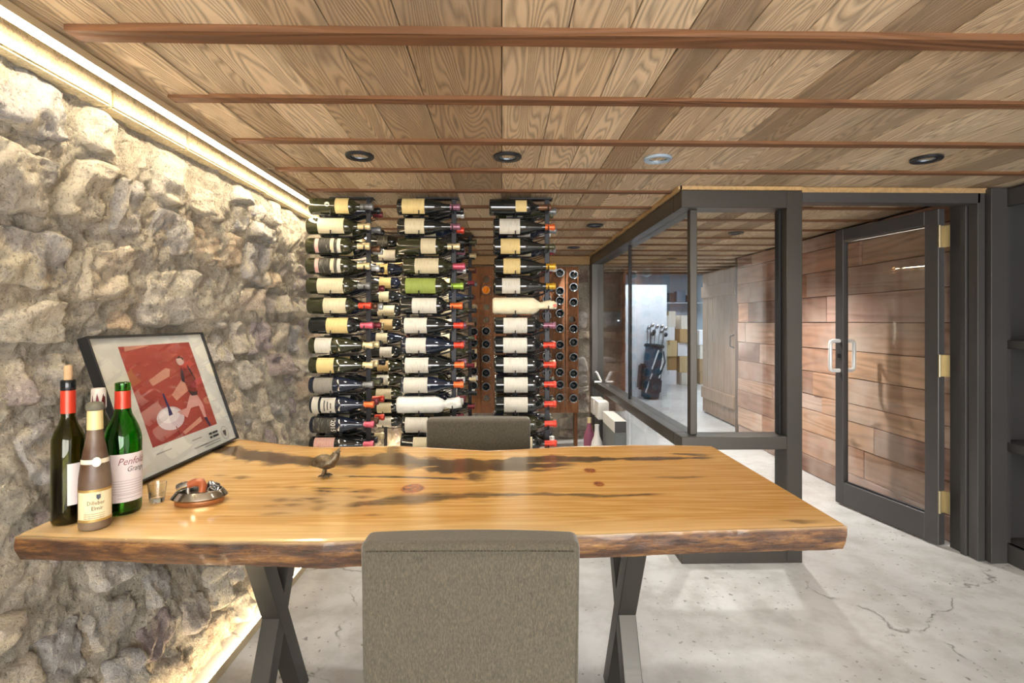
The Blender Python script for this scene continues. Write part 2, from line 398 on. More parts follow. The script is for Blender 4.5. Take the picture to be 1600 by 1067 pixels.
# ------------------------------------------------------------------ light strips
def led(name, label, x, z0, z1, y0, y1, facing):
    t = thing(name, label, 'light strip', (x, (y0+y1)/2, z0))
    L = (y1-y0)/2
    if facing < 0:      # opens downwards; lip added on the wall side to keep light off the sill
        MB().box(0, .006, -L, L, 0, z1-z0).box(-.030, 0, -L, L, (z1-z0)-.006, z1-z0).box(-.030, -.025, -L, L, -.0035, z1-z0).build('channel', M_ALU, t)
        MB().box(-.023, -.002, -L, L, -.006, .006).build('diffuser', M_LED, t)
    else:
        MB().box(0, .006, -L, L, 0, z1-z0).box(-.024, 0, -L, L, 0, .006).build('channel', M_ALU, t)
        MB().box(-.014, -.001, -L, L, .007, .018).build('diffuser', M_LED2, t)
    return t
led('light_strip', 'white light strip along the ceiling edge above the stone wall', -1.107, 1.996, CZ-.013, -.2, 5.68, -1)
led('light_strip', 'white light strip on the floor at the foot of the stone wall', -1.035, 0.0, .032, -.2, 5.68, 1)

# ------------------------------------------------------------------ rear part of the room (behind the viewpoint): wall with a window added for light
rw = struct(MB().box(-1.6, -1.05, -2.7, -2.55, 0, CZ).box(2.55, 3.4, -2.7, -2.55, 0, CZ).box(-1.05, 2.55, -2.7, -2.55, 0, .18).box(-1.05, 2.55, -2.7, -2.55, 1.95, CZ).build('wall_rear', M_WHITE), 'white rear wall with a wide opening for the added window')
wn = struct(MB().box(-1.05, 2.55, -2.68, -2.62, .18, .23).box(-1.05, 2.55, -2.68, -2.62, 1.90, 1.95).box(-1.05, -1.0, -2.68, -2.62, .18, 1.95).box(2.5, 2.55, -2.68, -2.62, .18, 1.95).box(.72, .78, -2.68, -2.62, .18, 1.95).build('window_added_1', M_STEEL), 'unseen steel framed window added to let light in')
struct(B('wall_right_front', M_WHITE, None, 3.12, 3.25, -2.7, 2.98, 0, CZ), 'white wall behind the steel shelving')

# ------------------------------------------------------------------ hall beyond the glass: reclaimed board walls
def board_wall(name, label, along, a0, a1, plane, thick, z1, mat, seed, hs=(.13, .22), ls=(.5, 1.5), sign=-1):
    core = MB()
    if along == 'y': core.box(plane+.02, plane+thick, a0, a1, 0, CZ)
    else: core.box(a0, a1, plane+.02, plane+thick, 0, CZ)
    w = struct(core.build(name, plain('#2e211a', .9)), label)
    r = random.Random(seed); z = 0.004
    while z < z1-.02:
        h = min(r.uniform(*hs), z1-z)
        if z1-(z+h) < .05: h = z1-z
        a = a0
        while a < a1-.01:
            l = min(r.uniform(*ls), a1-a)
            if a1-(a+l) < .15: l = a1-a
            t = r.uniform(.012, .03)
            m = MB()
            if along == 'y': m.box(-t, .021, -l/2+.0015, l/2-.0015, 0, h-.004); loc = (plane, a+l/2, z)
            else: m.box(-l/2+.0015, l/2-.0015, -t, .021, 0, h-.004); loc = (a+l/2, plane, z)
            m.build('plank', mat, w, loc, bevel=.003); a += l
        z += h
    return w
board_wall('wall_right', 'hall wall of reclaimed reddish brown boards', 'y', 3.02, 5.82, 2.66, .14, CZ-.015, M_HALL, 3)
board_wall('wall_hall_end', 'end wall of dark reclaimed boards beside the storeroom opening', 'x', .98, 1.80, 7.62, .10, CZ-.015, M_HALLX, 8)
struct(MB().box(2.66, 3.3, 5.83, 5.93, 0, CZ).box(3.2, 3.3, 5.93, 7.7, 0, CZ).build('wall_right_return', plain('#4a3528', .8)), 'dark return of the hall wall')
struct(B('wall_hall_left', plain('#6a4c3a', .8), None, .98, 1.06, 6.05, 7.62, 0, CZ), 'brown hall wall past the glass')
struct(MB().box(2.98, 3.2, 7.62, 7.72, 0, CZ).box(1.8, 2.98, 7.62, 7.72, 2.0, 2.5).box(1.0, 1.8, 7.722, 7.73, 0, 2.5).box(3.2, 5.2, 7.62, 7.72, 0, 2.5).build('wall_store_front', plain('#6b5647', .8)), 'wall pierced by the storeroom opening')
# storeroom
struct(MB().box(.9, 1.0, 7.73, 13.2, 0, 2.5).box(5.1, 5.2, 7.72, 13.1, 0, 2.5).build('wall_store_side', plain('#c9d3dd', .7)), 'pale storeroom side walls')
struct(B('wall_store_back', plain('#9fb0bd', .7), None, 1.0, 5.1, 13.1, 13.2, 0, 2.5), 'bluish storeroom rear wall')
struct(B('ceiling_store', plain('#8d8f92', .8), None, .9, 5.2, 7.72, 13.2, 2.5, 2.58), 'plain storeroom ceiling')
struct(MB().box(1.98, 2.89, 9.14, 9.22, 0, 1.95).build('wall_partition', plain('#e6eef6', .5)), 'short white partition wall in the storeroom')
for i, (x, y) in enumerate(((2.4, 8.4), (3.9, 9.3), (3.7, 11.4))):
    t = thing('fluorescent_light', 'storeroom ceiling tube light %s' % ('before the partition', 'above the end cartons', 'above the middle cartons')[i], 'ceiling light', (x, y, 2.43), group='tube lights in the storeroom')
    MB().box(-.6, .6, -.07, .07, .03, .07).build('housing', M_WHITE, t, bevel=.008)
    MB().tube([(-.56, 0, .015), (.56, 0, .015)], .014, 10).build('tube', M_TUBE, t)
    ld = bpy.data.lights.new('tube_lamp', 'AREA'); ld.shape = 'RECTANGLE'; ld.size = 1.1; ld.size_y = .12; ld.energy = 24; ld.color = (.86, .93, 1)
    lo = bpy.data.objects.new('tube_lamp', ld); COL.objects.link(lo); lo.parent = t; lo.location = (0, 0, -.005)
for i, (z, r) in enumerate(((2.33, .09), (2.3, .03))):
    o = MB().tube([(1.05, 10.0+i*.6, z), (5.05, 10.0+i*.6, z)], r, 14).build('duct' if i == 0 else 'water_pipe', plain('#c2c6c9' if i == 0 else '#b0532d', .4, .6))
    tag(o, ('fat silver air duct' if i == 0 else 'thin copper water pipe')+' crossing under the storeroom ceiling', 'duct' if i == 0 else 'pipe')

# ------------------------------------------------------------------ downlights
def downlight(x, y, label, power, ring='#23252a', tilt=0):
    t = thing('downlight', label, 'downlight', (x, y, CZ-.008), group='recessed ceiling downlights')
    MB().lathe([(.041, .004), (.040, -.003), (.058, -.005), (.062, -.001), (.062, .006)], 32).build('trim_ring', plain(ring, .4, .3), t, smooth=40)
    MB().lathe([(.041, .004), (.036, .016), (.03, .02), (0, .02)], 28).build('reflector', plain('#93a3b4', .25, .8), t, smooth=60)
    MB().lathe([(.020, .018), (.016, .012), (0, .010)], 20).build('lens', M_LENS, t, smooth=60)
    ld = bpy.data.lights.new('downlight_lamp', 'SPOT'); ld.energy = power; ld.spot_size = R(125); ld.spot_blend = .8; ld.shadow_soft_size = .04; ld.color = (1, .955, .90)
    lo = bpy.data.objects.new('downlight_lamp', ld); COL.objects.link(lo); lo.parent = t; lo.location = (0, 0, -.006)
    return t
DL = 15
downlight(-.621, 2.306, 'black rimmed downlight above the rack beside the stone wall', DL)
downlight(.025, 2.306, 'black rimmed downlight in line with the middle of the table', DL)
downlight(.693, 2.32, 'pale rimmed downlight near the corner of the glass partition', DL, '#9fb2c4')
downlight(1.89, 2.30, 'black rimmed downlight in front of the glass door', DL)
downlight(.70, 3.925, 'black rimmed downlight beside the glass partition side', DL*2.2)
downlight(.70, 5.10, 'black rimmed downlight by the riddling boards', DL*2.4)
downlight(1.908, 4.24, 'downlight in the hall behind the glass partition', DL*7)
downlight(1.95, 6.0, 'far downlight in the hall before the storeroom opening', DL*6)
downlight(-.55, 3.95, 'unseen downlight added behind the wine racks', DL*2.2)  # lamp added out of sight to brighten the rear of the room
for x in (-.6, .65, 1.9):  # extra lamps added out of view to light the room
    for y in (.55, -1.0):
        downlight(x, y, 'added unseen downlight %s, %s' % ('in the front part of the room' if y > 0 else 'near the added window', {-.6: 'by the stone wall', .65: 'in the middle', 1.9: 'by the shelving'}[x]), DL)

# ------------------------------------------------------------------ glass partition
def partition():
    t = thing('glass_partition', 'dark steel framed glass partition corner between wine room and hall', 'partition', (.965, 2.80, 0))
    t2 = (-.965, -2.80, 0)
    def S(name, *b, mat=M_STEEL, bev=.003): return MB().box(*b).build(name, mat, t, t2, bevel=bev)
    X0, X1, Y0, Y1 = .965, 1.622, 2.80, 5.70
    D = .13
    S('top_rail', X0, X1-.085, Y0, Y0+D, 1.915, 2.008)
    S('top_rail', X0, X0+D, Y0+D, Y1-.1, 1.915, 2.008)
    S('middle_rail', X0, X1-.085, Y0, Y0+D, .612, .682)
    S('middle_rail', X0, X0+D, Y0+D, Y1-.1, .612, .682)
    S('base_rail', X0, X1-.085, Y0, Y0+D, 0, .10)
    S('base_rail', X0, X0+D, Y0+D, Y1-.1, 0, .10)
    S('post', X1-.085, X1, Y0, Y0+D, 0, 2.008)
    S('post', X0, X0+D, Y1-.1, Y1, 0, 2.008)
    gx, gy = X0+.062, Y0+.075                          # glass planes, set back from the faces
    S('corner_post', gx+.004, gx+.044, gy-.02, gy+.025, .682, 1.915)
    S('corner_post', gx+.004, gx+.044, gy-.02, gy+.025, .10, .612)
    S('glazing_bar', gx-.008, gx+.018, 4.19, 4.215, .682, 1.915, mat=M_BLACKS)
    S('glazing_bar', X1-.10, X1-.085, gy-.02, gy+.02, .682, 1.915, mat=M_BLACKS)
    for za, zb in ((.682, 1.915), (.10, .612)):
        S('glass_pane', gx+.042, X1-.10, gy, gy+.008, za, zb, mat=M_PANE, bev=0)
        S('glass_pane', gx, gx+.008, gy+.025, 4.19, za, zb, mat=M_PANE, bev=0)
        S('glass_pane', gx, gx+.008, 4.215, Y1-.1, za, zb, mat=M_PANE, bev=0)
    return t
partition()
trm = struct(MB().box(.955, 1.62, 2.79, 2.81, 2.009, CZ-.002).box(.945, .965, 2.79, 5.7, 2.009, CZ-.002).build('trim_1', M_TRIMW), 'pale wood trim above the glass partition')

# ------------------------------------------------------------------ door frame and glass door
fr = struct(MB().box(1.622, 2.60, 2.80, 2.86, 1.945, 2.0).box(1.622, 2.56, 2.87, 2.93, 1.955, 2.0)
            .box(2.585, 2.625, 2.80, 2.86, 0, 2.0).box(2.575, 2.625, 2.865, 2.90, 0, 2.0).box(2.59, 2.64, 2.905, 2.985, 0, 2.0)
            .box(2.632, 2.72, 2.77, 2.90, 0, 2.02).build('trim_2', M_STEELD, bevel=.002), 'dark steel door frame')
struct(B('trim_3', M_TRIMW, None, 1.622, 2.64, 2.805, 2.85, 2.0, CZ-.002), 'rough chipboard strip above the door frame')
dr = struct(thing('door_1', 'steel framed glass door standing open into the hall', 'door', (2.562, 2.985, 0), (0, 0, math.atan2(.737, -.123))))
del dr['category']
W_, H_, T_ = .755, 1.955, .045
def DP(name, *b, mat=M_STEELD, bevel=.003): return MB().box(*b).build(name, mat, dr, bevel=bevel)
DP('stile', 0, .085, 0, T_, .012, H_); DP('stile', W_-.07, W_, 0, T_, .012, H_)
DP('rail', .085, W_-.07, 0, T_, .012, .17); DP('rail', .085, W_-.07, 0, T_, H_-.085, H_)
DP('glazing_bead', .085, W_-.07, T_*.5, T_*.72, .17, .182, mat=M_BLACKS); DP('glazing_bead', .085, W_-.07, T_*.5, T_*.72, H_-.097, H_-.085, mat=M_CHROME)
DP('glass_pane', .086, W_-.071, T_*.4, T_*.4+.008, .171, H_-.086, mat=M_PANE, bevel=0)
for s in (-1, 1):
    y0 = T_ if s > 0 else 0; y1 = y0+s*.075
    pth = [(W_-.038, y0, .955), (W_-.038, y1-s*.02, .955), (W_-.038, y1-s*.006, .961), (W_-.038, y1, .975), (W_-.038, y1, 1.145), (W_-.038, y1-s*.006, 1.159), (W_-.038, y1-s*.02, 1.165), (W_-.038, y0, 1.165)]
    MB().tube(pth, .0135, 12).build('pull_handle', plain('#e4e4e2', .2, .2, 'handle_white'), dr, smooth=50)
B('lock_cylinder', M_BLACKS, dr, W_-.05, W_-.026, -.006, T_+.006, 1.045, 1.075)
for z in (.2, .985, 1.73):
    h = MB().box(-.052, -.004, T_*.1, T_*.1+.004, z, z+.125)
    Mh = Matrix.Translation((-.012, .03, 0))
    hg = MB().box(-.001, .003, -.045, .0, z, z+.125).build('hinge', M_BRASS, dr, (-.004, T_, 0))
    MB().box(-.034, -.001, -.036, -.033, z, z+.125).build('hinge_leaf', M_BRASS, hg)
    MB().tube([(-.002, .0, z-.002), (-.002, .0, z+.127)], .007, 10).build('hinge_pin', M_BRASS, hg, smooth=50)

# ------------------------------------------------------------------ steel shelving on the right
t = thing('steel_shelving', 'dark steel open shelving unit beside the door frame', 'shelving', (2.735, 1.9, 0))
def SP(name, *b, mat=M_STEELD): return MB().box(*b).build(name, mat, t, (-2.735, -1.9, 0), bevel=.003)
SP('back_panel', 3.10, 3.115, .3, 2.9, .0, 2.0, mat=plain('#2c2c2e', .5))
SP('side_panel', 2.735, 3.10, 2.865, 2.9, 0, 2.015)
SP('side_panel', 2.735, 3.10, .3, .33, 0, 2.015)
SP('stile', 2.725, 2.765, 2.795, 2.865, 0, 2.015); SP('stile', 2.725, 2.765, 1.55, 1.62, 0, 2.015); SP('stile', 2.725, 2.765, .33, .40, 0, 2.015)
SP('top_rail', 2.725, 2.765, .33, 2.865, 1.925, 2.015); SP('bottom_rail', 2.725, 2.765, .33, 2.865, 0, .10)
for z in (.10, .645, 1.20): SP('shelf', 2.74, 3.10, .33, 2.864, z-.045 if z > .2 else z-.02, z)
SP('top_panel', 2.765, 3.10, .33, 2.864, 1.98, 2.0)

# ------------------------------------------------------------------ storeroom things seen through the glass
bd = thing('barn_door', 'weathered plank door swung open in the hall', 'door', (2.93, 7.55, 0), (0, 0, R(-91.5)))
for i in range(6):
    MB().box(.01+i*.195, .2+i*.195, -.022, .022, .02, 1.99).build('plank', M_BARN, bd, bevel=.003)
for z in (.22, 1.64): MB().box(.02, 1.16, -.05, -.022, z, z+.16).build('ledge', M_BARN, bd, bevel=.004)
MB().tube([(1.10, -.022, .98), (1.10, -.07, 1.0), (1.10, -.07, 1.12), (1.10, -.022, 1.14)], .008, 8).build('pull_handle', M_BLACKS, bd, smooth=50)

def golf_bag():
    g = thing('golf_bag', 'blue and white golf bag with clubs leaning on the white partition', 'golf bag', (2.52, 8.88, .012), (R(-4), R(7), R(10)))
    n = 28; prof = [(.135, 0), (.15, .02), (.16, .25), (.15, .55), (.145, .85), (.155, .9), (.14, .9)]
    MB().lathe([(0, 0)]+prof+[(0, .86)], n).build('body', plain('#2d4c63', .5), g, smooth=50)
    M1 = plain('#dfe6ea', .5); M2 = plain('#1c262e', .6)
    for i, a in enumerate((-2.5, -2.05, -1.6, -1.1, -.7)):
        a2 = a+.5; pts = [(.168*math.cos(a+(a2-a)*k/6), .168*math.sin(a+(a2-a)*k/6), .08+k*.055+(.4 if i % 2 else 0)) for k in range(7)]
        MB().tube(pts, .012, 6).build('stripe', M1, g)
    MB().lathe([(.163, .86), (.172, .88), (.163, .91)], n).build('collar', M2, g, smooth=50)
    bm_ = MB(); bm_.box(-.12, .10, -.215, -.13, .08, .34); bm_.build('front_pocket', plain('#25394a', .6), g, bevel=.03, seg=2)
    bm_ = MB(); bm_.box(-.23, -.13, -.09, .09, .12, .56); bm_.build('side_pocket', M2, g, bevel=.03, seg=2)
    MB().tube([(.13, -.1, .8), (.1, -.24, .62), (.04, -.23, .42), (-.02, -.2, .38)], .014, 6).build('strap', M2, g)
    rr = random.Random(2)
    for i in range(9):
        a = rr.uniform(0, 6.28); q = rr.uniform(.02, .1); h = rr.uniform(1.08, 1.3); x, y = q*math.cos(a), q*math.sin(a)
        cl = MB().tube([(x, y, .5), (x*1.6, y*1.6, h)], .006, 6).build('club', M_CHROME if i % 2 else M2, g)
        hd = MB().lathe([(0, -.03), (.03, -.02), (.042, 0), (.03, .02), (0, .03)], 10, 'x', (x*1.6+.03, y*1.6, h+.005)); hd.build('club_head', M2 if i % 3 == 0 else M_CHROME, cl, smooth=60)
    return g
golf_bag()
rr = random.Random(7); cols = ['#b99a6b', '#9a7c50', '#c6b083', '#e3e6ea', '#a4855a', '#d8d2c4']
for cx, cy in ((3.05, 11.0), (3.45, 11.05), (3.86, 11.0), (4.3, 11.1), (4.72, 11.0)):
    z = 0.0
    for k in range(5 if cx < 4 else 4):
        w, h, d_ = rr.uniform(.31, .37), rr.uniform(.24, .34), rr.uniform(.36, .46); c = rr.choice(cols)
        t = thing('storage_box', '', 'box', (cx+rr.uniform(-.02, .02), cy+rr.uniform(-.05, .05), z), (0, 0, rr.uniform(-.04, .04)), 'stacked boxes in the storeroom')
        B('carton', plain(c, .8), t, -w/2, w/2, -d_/2, d_/2, 0, h, bevel=.004)
        B('tape', plain('#8d7346' if c[1] != 'e' else '#c9c9c9', .4), t, -.02, .02, -d_/2-.001, d_/2, h-.09, h+.001)
        cn = {'e': 'white', 'd': 'off-white'}.get(c[1], 'brown')
        t['label'] = '%s carton, %s in the storeroom stack %s' % (cn, ('bottom', 'second up', 'third up', 'fourth up', 'top')[k], {3.05: 'behind the partition edge', 3.45: 'next to the partition one', 3.86: 'in the middle', 4.3: 'next to the end one', 4.72: 'by the side wall'}[cx])
        z += h+.0025
for z in (1.75, ):
    sh = thing('wall_shelf', 'grey wall shelf above the storeroom cartons', 'shelf', (3.9, 12.9, z)); B('board', plain('#a9b6bf', .6), sh, -1.0, 1.0, -.2, .19, 0, .03)
    for x in (-.8, .8): B('bracket', M_BLACKS, sh, x-.015, x+.015, -.15, .19, -.15, 0)
    for i in range(7):
        o = MB().box(-.11, .11, -.12, .12, 0, .18+.05*(i % 3)).build('storage_bin', plain(('#22303a', '#5d7d92', '#2b2b30', '#7f96a3')[i % 4], .5), None, (3.05+i*.27, 12.9, z+.031), bevel=.012)
        tag(o, '%s bin on the storeroom wall shelf, place %s' % (('dark blue', 'mid blue', 'black', 'grey blue')[i % 4], ('first', 'second', 'third', 'fourth', 'fifth', 'sixth', 'seventh')[i]), 'bin', 'bins on the storeroom shelf')
o = thing('control_panel', 'dark grey control panel on the hall end wall', 'control panel', (1.60, 7.58, 1.26))
B('housing', plain('#4c4f55', .4), o, -.13, .13, -.03, .0, 0, .19, bevel=.006); B('screen', plain('#23262b', .2), o, -.1, .04, -.034, -.03, .06, .15); B('button', M_LENS, o, .07, .095, -.036, -.03, .05, .07)

# ------------------------------------------------------------------ table: live edge slab on X frames
TZ, TB = .80, .738
def Pz(u, v, z=TZ):           # photograph pixel on a level plane -> table coordinates
    th = math.atan(16/820); a = (u-800)/820; dx = math.sin(th)+a*math.cos(th); dy = math.cos(th)-a*math.sin(th); dz = (503-v)/820
    k = (z-1.30)/dz; return dx*k, dy*k
def yline(pts):
    q = sorted(Pz(u, v) for u, v in pts); return [p[0] for p in q], [p[1] for p in q]
TX0, TX1 = -1.135, .845
FR = yline([(28, 838), (200, 842), (350, 846), (500, 848), (575, 846), (700, 842), (850, 837), (1000, 833), (1150, 828), (1320, 822)])
BK = yline([(382, 687), (440, 694), (500, 699), (560, 698), (620, 696), (680, 700), (760, 704), (830, 701), (900, 697), (1000, 695), (1115, 697)])
BKX = [TX0]+BK[0]; BKY = [BK[1][0]+.01]+BK[1]
def m_slab():
    n = NT('live_edge_pine'); co = n.coords((.5, 7, 7))
    at = n.n('Attribute', {'attribute_name': 'stain'}); sp = n.n('SeparateColor'); n.set(sp.inputs[0], at.outputs['Color'])
    at2 = n.n('Attribute', {'attribute_name': 'zone'}); sp2 = n.n('SeparateColor'); n.set(sp2.inputs[0], at2.outputs['Color'])
    stain, bark, knot = sp.outputs; grey, sap, orange = sp2.outputs
    base = n.noise(co, 1.6, 3, .5); rings = n.math('ABSOLUTE', n.math('SUBTRACT', n.math('MULTIPLY', n.math('FRACT', n.math('MULTIPLY', base, 9.0)), 2.0), 1.0))
    fib = n.noise(n.coords((3, 90, 90)), 1.5, 4, .6)
    g = n.math('ADD', n.math('MULTIPLY', rings, .5), n.math('MULTIPLY', fib, .5))
    col = n.ramp(g, [(.2, '#b08446'), (.5, '#c09556'), (.8, '#cda86b')])
    col = n.mix(n.math('MULTIPLY', sap, .75), col, '#d6ba8a'); col = n.mix(n.math('MULTIPLY', orange, .5), col, '#bd8038')
    col = n.mix(n.math('MULTIPLY', grey, .55), col, '#a08a6c')
    col = n.mix(knot, col, n.ramp(n.noise(n.coords((60, 60, 60)), 1, 2), [(.3, '#7a4526'), (.7, '#a3663c')]))
    br = n.noise(n.coords((2, 16, 16)), 1.6, 4, .65)
    stn = n.math('MULTIPLY', stain, n.ramp(br, [(.28, .70), (.45, 1.0)]))
    col = n.mix(stn, col, n.ramp(fib, [(.3, '#2a1f19'), (.7, '#43362c')]))
    bn = n.noise(n.coords((5, 18, 30)), 1.5, 6, .7); bfine = n.noise(n.coords((14, 60, 60)), 2, 4, .7)
    bcol = n.ramp(bn, [(.32, '#20140d'), (.48, '#4d301b'), (.60, '#755028'), (.78, '#a07a45')])
    bcol = n.mix(n.ramp(bfine, [(.32, .8), (.46, 0.0)]), bcol, '#1d130c')
    col = n.mix(bark, col, bcol)
    rough = n.math('ADD', n.math('MULTIPLY', bark, .35), .17)
    h = n.math('ADD', n.math('MULTIPLY', n.math('MULTIPLY', bark, n.math('ADD', bn, bfine)), 1.0), n.math('MULTIPLY', g, .03))
    n.bsdf(col, rough, normal=n.bump(h, .45, .01), Coat_Weight=.35, Coat_Roughness=.12); return n.m
def make_table():
    t = thing('table', 'live edge pine slab table on steel X legs', 'table', (-.15, 1.65, 0))
    nx, nt, ns = 440, 150, 9
    X = np.linspace(TX0, TX1, nx)
    yf = np.interp(X, *FR)+.010*fbm(X*6, X*0+2, 4)+.004*fbm(X*30, X*0+2, 6); yb = np.interp(X, BKX, BKY)+.010*fbm(X*7, X*0+5, 14)
    rows = []
    for k in range(ns):           # front bark face, bottom to top
        q = k/(ns-1); z = TB+(TZ-TB)*q
        off = .014*(1-q)**1.2-.006*math.sin(q*math.pi)
        rows.append((X, yf+off+.012*fbm(X*14, X*0+q*3, 31, 4)*(.3+.7*math.sin(q*math.pi)), np.full(nx, z)+(.010*fbm(X*5, X*0, 40) if k == 0 else 0)))
    for k in range(1, nt):
        q = k/nt; rows.append((X, yf+(yb-yf)*q, np.full(nx, TZ)+(0 if 2 < k < nt-2 else -.0015)))
    for k in range(ns):
        q = 1-k/(ns-1); z = TB+(TZ-TB)*q; rows.append((X, yb-.014*(1-q)**1.2+.01*fbm(X*14, X*0+q*3, 51, 4)*math.sin(q*math.pi), np.full(nx, z)))
    P = np.array([np.stack(r, 1) for r in rows]); nr = len(rows)
    # colour zones in table coordinates
    st = np.zeros((nr, nx)); bark = np.zeros((nr, nx)); kn = np.zeros((nr, nx)); gr = np.zeros((nr, nx)); sap = np.zeros((nr, nx)); org = np.zeros((nr, nx))
    XX, YY = P[..., 0], P[..., 1]
    def streak(pts, amt, wob=.006, seed=1, brk=0.0):
        q = sorted((*Pz(u, v), (Pz(u, v-w)[1]-Pz(u, v+w)[1])/2) for u, v, w in pts)
        px, py, pw = zip(*q)
        yc = np.interp(XX, px, py)+wob*fbm(XX*9, YY*12, seed, 4)*2; w = np.interp(XX, px, pw)
        w = w*(1+.9*fbm(XX*16, YY*10, seed+3, 3)*2)+.0008
        d = np.abs(YY-yc)/np.maximum(w, .0008)
        m = np.clip(1.9-d*1.15, 0, 1)
        end = np.clip((XX-px[0])/.04, 0, 1)*np.clip((px[-1]-XX)/.06, 0, 1)
        if brk: m = m*np.clip((vn(XX*14, YY*90, seed+9)-brk)*6, 0, 1)
        np.maximum(st, m*end*amt, out=st)
    streak([(330, 699, 3), (380, 709, 6), (440, 719, 5), (531, 721, 5), (577, 720, 6), (616, 716, 6.5), (663, 722, 6), (717, 723.5, 4.5), (771, 721, 3.5), (829, 718, 4), (888, 717, 3.5), (965, 717, 1.8), (1120, 715, 1.2)], .92, .004, 2)
    streak([(600, 697, 3), (618, 706, 6), (628, 712, 5)], .8, .004, 77)
    streak([(655, 730, 1), (672, 733, 4.5), (717, 731, 6), (794, 729, 5), (850, 728, 3), (905, 725, 1.2)], .92, .006, 4)
    streak([(718, 744, 1), (733, 745, 4), (755, 745, 5), (772, 743, 1)], .85, .004, 6)
    streak([(531, 744, .8), (620, 745, 1.0), (717, 748, 1.3), (735, 750, .6)], .9, .002, 8)
    streak([(480, 762, .8), (510, 763, 1.2), (556, 763, .9)], .85, .003, 10)
    streak([(530, 792, 2), (575, 786, 4), (616, 782, 5), (674, 778, 4.5), (733, 774, 3), (849, 772, 2), (946, 775, 1.6), (1043, 772, .8)], .72, .009, 12)
    streak([(780, 733, 1), (840, 735, 1.6), (900, 731, 1)], .6, .005, 15)
    streak([(1010, 745, .8), (1060, 746, 1.2), (1110, 744, .6)], .55, .003, 16); streak([(1040, 708, .5), (1090, 711, 1.5), (1120, 711, 1)], .7, .003, 17)
    streak([(290, 745, .8), (300, 742, 1.4), (318, 741, .8)], .8, .002, 18); streak([(330, 742, .8), (345, 743, 1.2), (360, 743, .8)], .8, .002, 19); streak([(362, 745, 1), (380, 746, 2), (400, 745, .8)], .85, .003, 20)
    streak([(1210, 812, 1), (1250, 815, 2.5), (1290, 814, 1)], .55, .006, 22)
    for i in range(34):
        r = random.Random(100+i); u = r.uniform(415, 590); v = r.uniform(756, 812); l = r.uniform(8, 26)
        streak([(u-l, v, .4), (u, v+r.uniform(-1, 1), r.uniform(.7, 2.0)), (u+l, v, .4)], r.uniform(.5, .85), .006, 200+i)
    for i in range(26):
        r = random.Random(300+i); u = r.uniform(180, 1150); v = r.uniform(706, 815); l = r.uniform(6, 22)
        streak([(u-l, v, .3), (u, v, r.uniform(.5, 1.2)), (u+l, v, .3)], r.uniform(.3, .7), .003, 400+i)
    gx, gy = Pz(490, 784); gr = np.clip(1.25-np.sqrt(((XX-gx)/.20)**2+((YY-gy)/.12)**2)+.8*fbm(XX*7, YY*20, 60), 0, 1)
    for u, v, rx, ry in ((645, 763, 17, 7), (922, 735, 9, 3.2), (936, 756, 8, 3.6)):
        kx, ky = Pz(u, v); ex = Pz(u+rx, v)[0]-kx; ey = Pz(u, v-ry)[1]-ky
        d = np.sqrt(((XX-kx)/ex)**2+((YY-ky)/ey)**2)+.25*fbm(XX*60, YY*60, 66); kn = np.maximum(kn, np.clip((1.12-d)*5, 0, 1)); org = np.maximum(org, np.clip(1.9-d, 0, .8))
    tq = (YY-yf[None])/(yb-yf)[None]
    sap = np.clip(1-tq/(.10+.08*vn(XX*2, YY*0, 70)), 0, 1)+.8*np.clip(1-(TX0+.75-XX)/-.3, 0, 1)*0+np.clip(.55-(XX-TX0)/.9, 0, .5)
    org = np.maximum(org, np.clip((tq-.93)/.06, 0, .8)*vn(XX*4, YY*4, 71)); org = np.maximum(org, np.clip((XX-.15)/.6, 0, .5))
    bark[:ns-1] = 1; bark[ns-1] = .6; bark[-ns:] = .8; st[:ns] = 0; st[-ns:] = 0
    V = P.reshape(-1, 3); idx = np.arange(nr*nx).reshape(nr, nx)
    f = np.stack([idx[:-1, :-1], idx[:-1, 1:], idx[1:, 1:], idx[1:, :-1]], -1).reshape(-1, 4).tolist()
    f += np.stack([idx[-1, :-1], idx[-1, 1:], idx[0, 1:], idx[0, :-1]], -1).tolist()
    f += [tuple(idx[:, 0].tolist()), tuple(idx[::-1, -1].tolist())]
    me = bpy.data.meshes.new('slab'); me.from_pydata(V.tolist(), [], f); me.materials.append(m_slab())
    for nm, ch in (('stain', (st, bark, kn)), ('zone', (gr, np.clip(sap, 0, 1), org))):
        a = me.attributes.new(nm, 'FLOAT_COLOR', 'POINT')
        buf = np.ones((nr*nx, 4)); buf[:, 0] = ch[0].ravel(); buf[:, 1] = ch[1].ravel(); buf[:, 2] = ch[2].ravel()
        a.data.foreach_set('color', buf.ravel())
    me.polygons.foreach_set('use_smooth', [True]*len(me.polygons)); me.set_sharp_from_angle(angle=R(50)); me.update()
    obj('slab', me, t, (.15, -1.65, 0))
    for X0 in (-.755, .372):
        for s in (1, -1):
            # straight flat bar from (front, floor) to (back, top) and its mirror
            y0, y1 = .05-.185*s, .05+.185*s; w, th = .056, .030
            d = Vector((0, y1-y0, TB-.008)).normalized(); nrm = Vector((0, -d.z, d.y))*th
            sh = .0 if s > 0 else .0006
            pts = []
            hz = th/abs(d.z)/1.0
            p0 = Vector((X0+.15-sh, y0, 0)); p1 = Vector((X0+.15-sh, y1, TB-.008)); ey = Vector((0, hz, 0))
            vsx = [p0-ey, p0+ey, p1+ey, p1-ey]; vsx += [q+Vector((w+2*sh, 0, 0)) for q in vsx]
            MB().add(vsx, [(0, 1, 2, 3), (7, 6, 5, 4), (0, 4, 5, 1), (1, 5, 6, 2), (2, 6, 7, 3), (3, 7, 4, 0)]).build('leg', M_LEG, t, bevel=.002)
        B('mounting_plate', M_LEG, t, X0+.15-.03, X0+.15+.086, -.33, .39, TB-.008, TB-.001)
    return t
make_table()

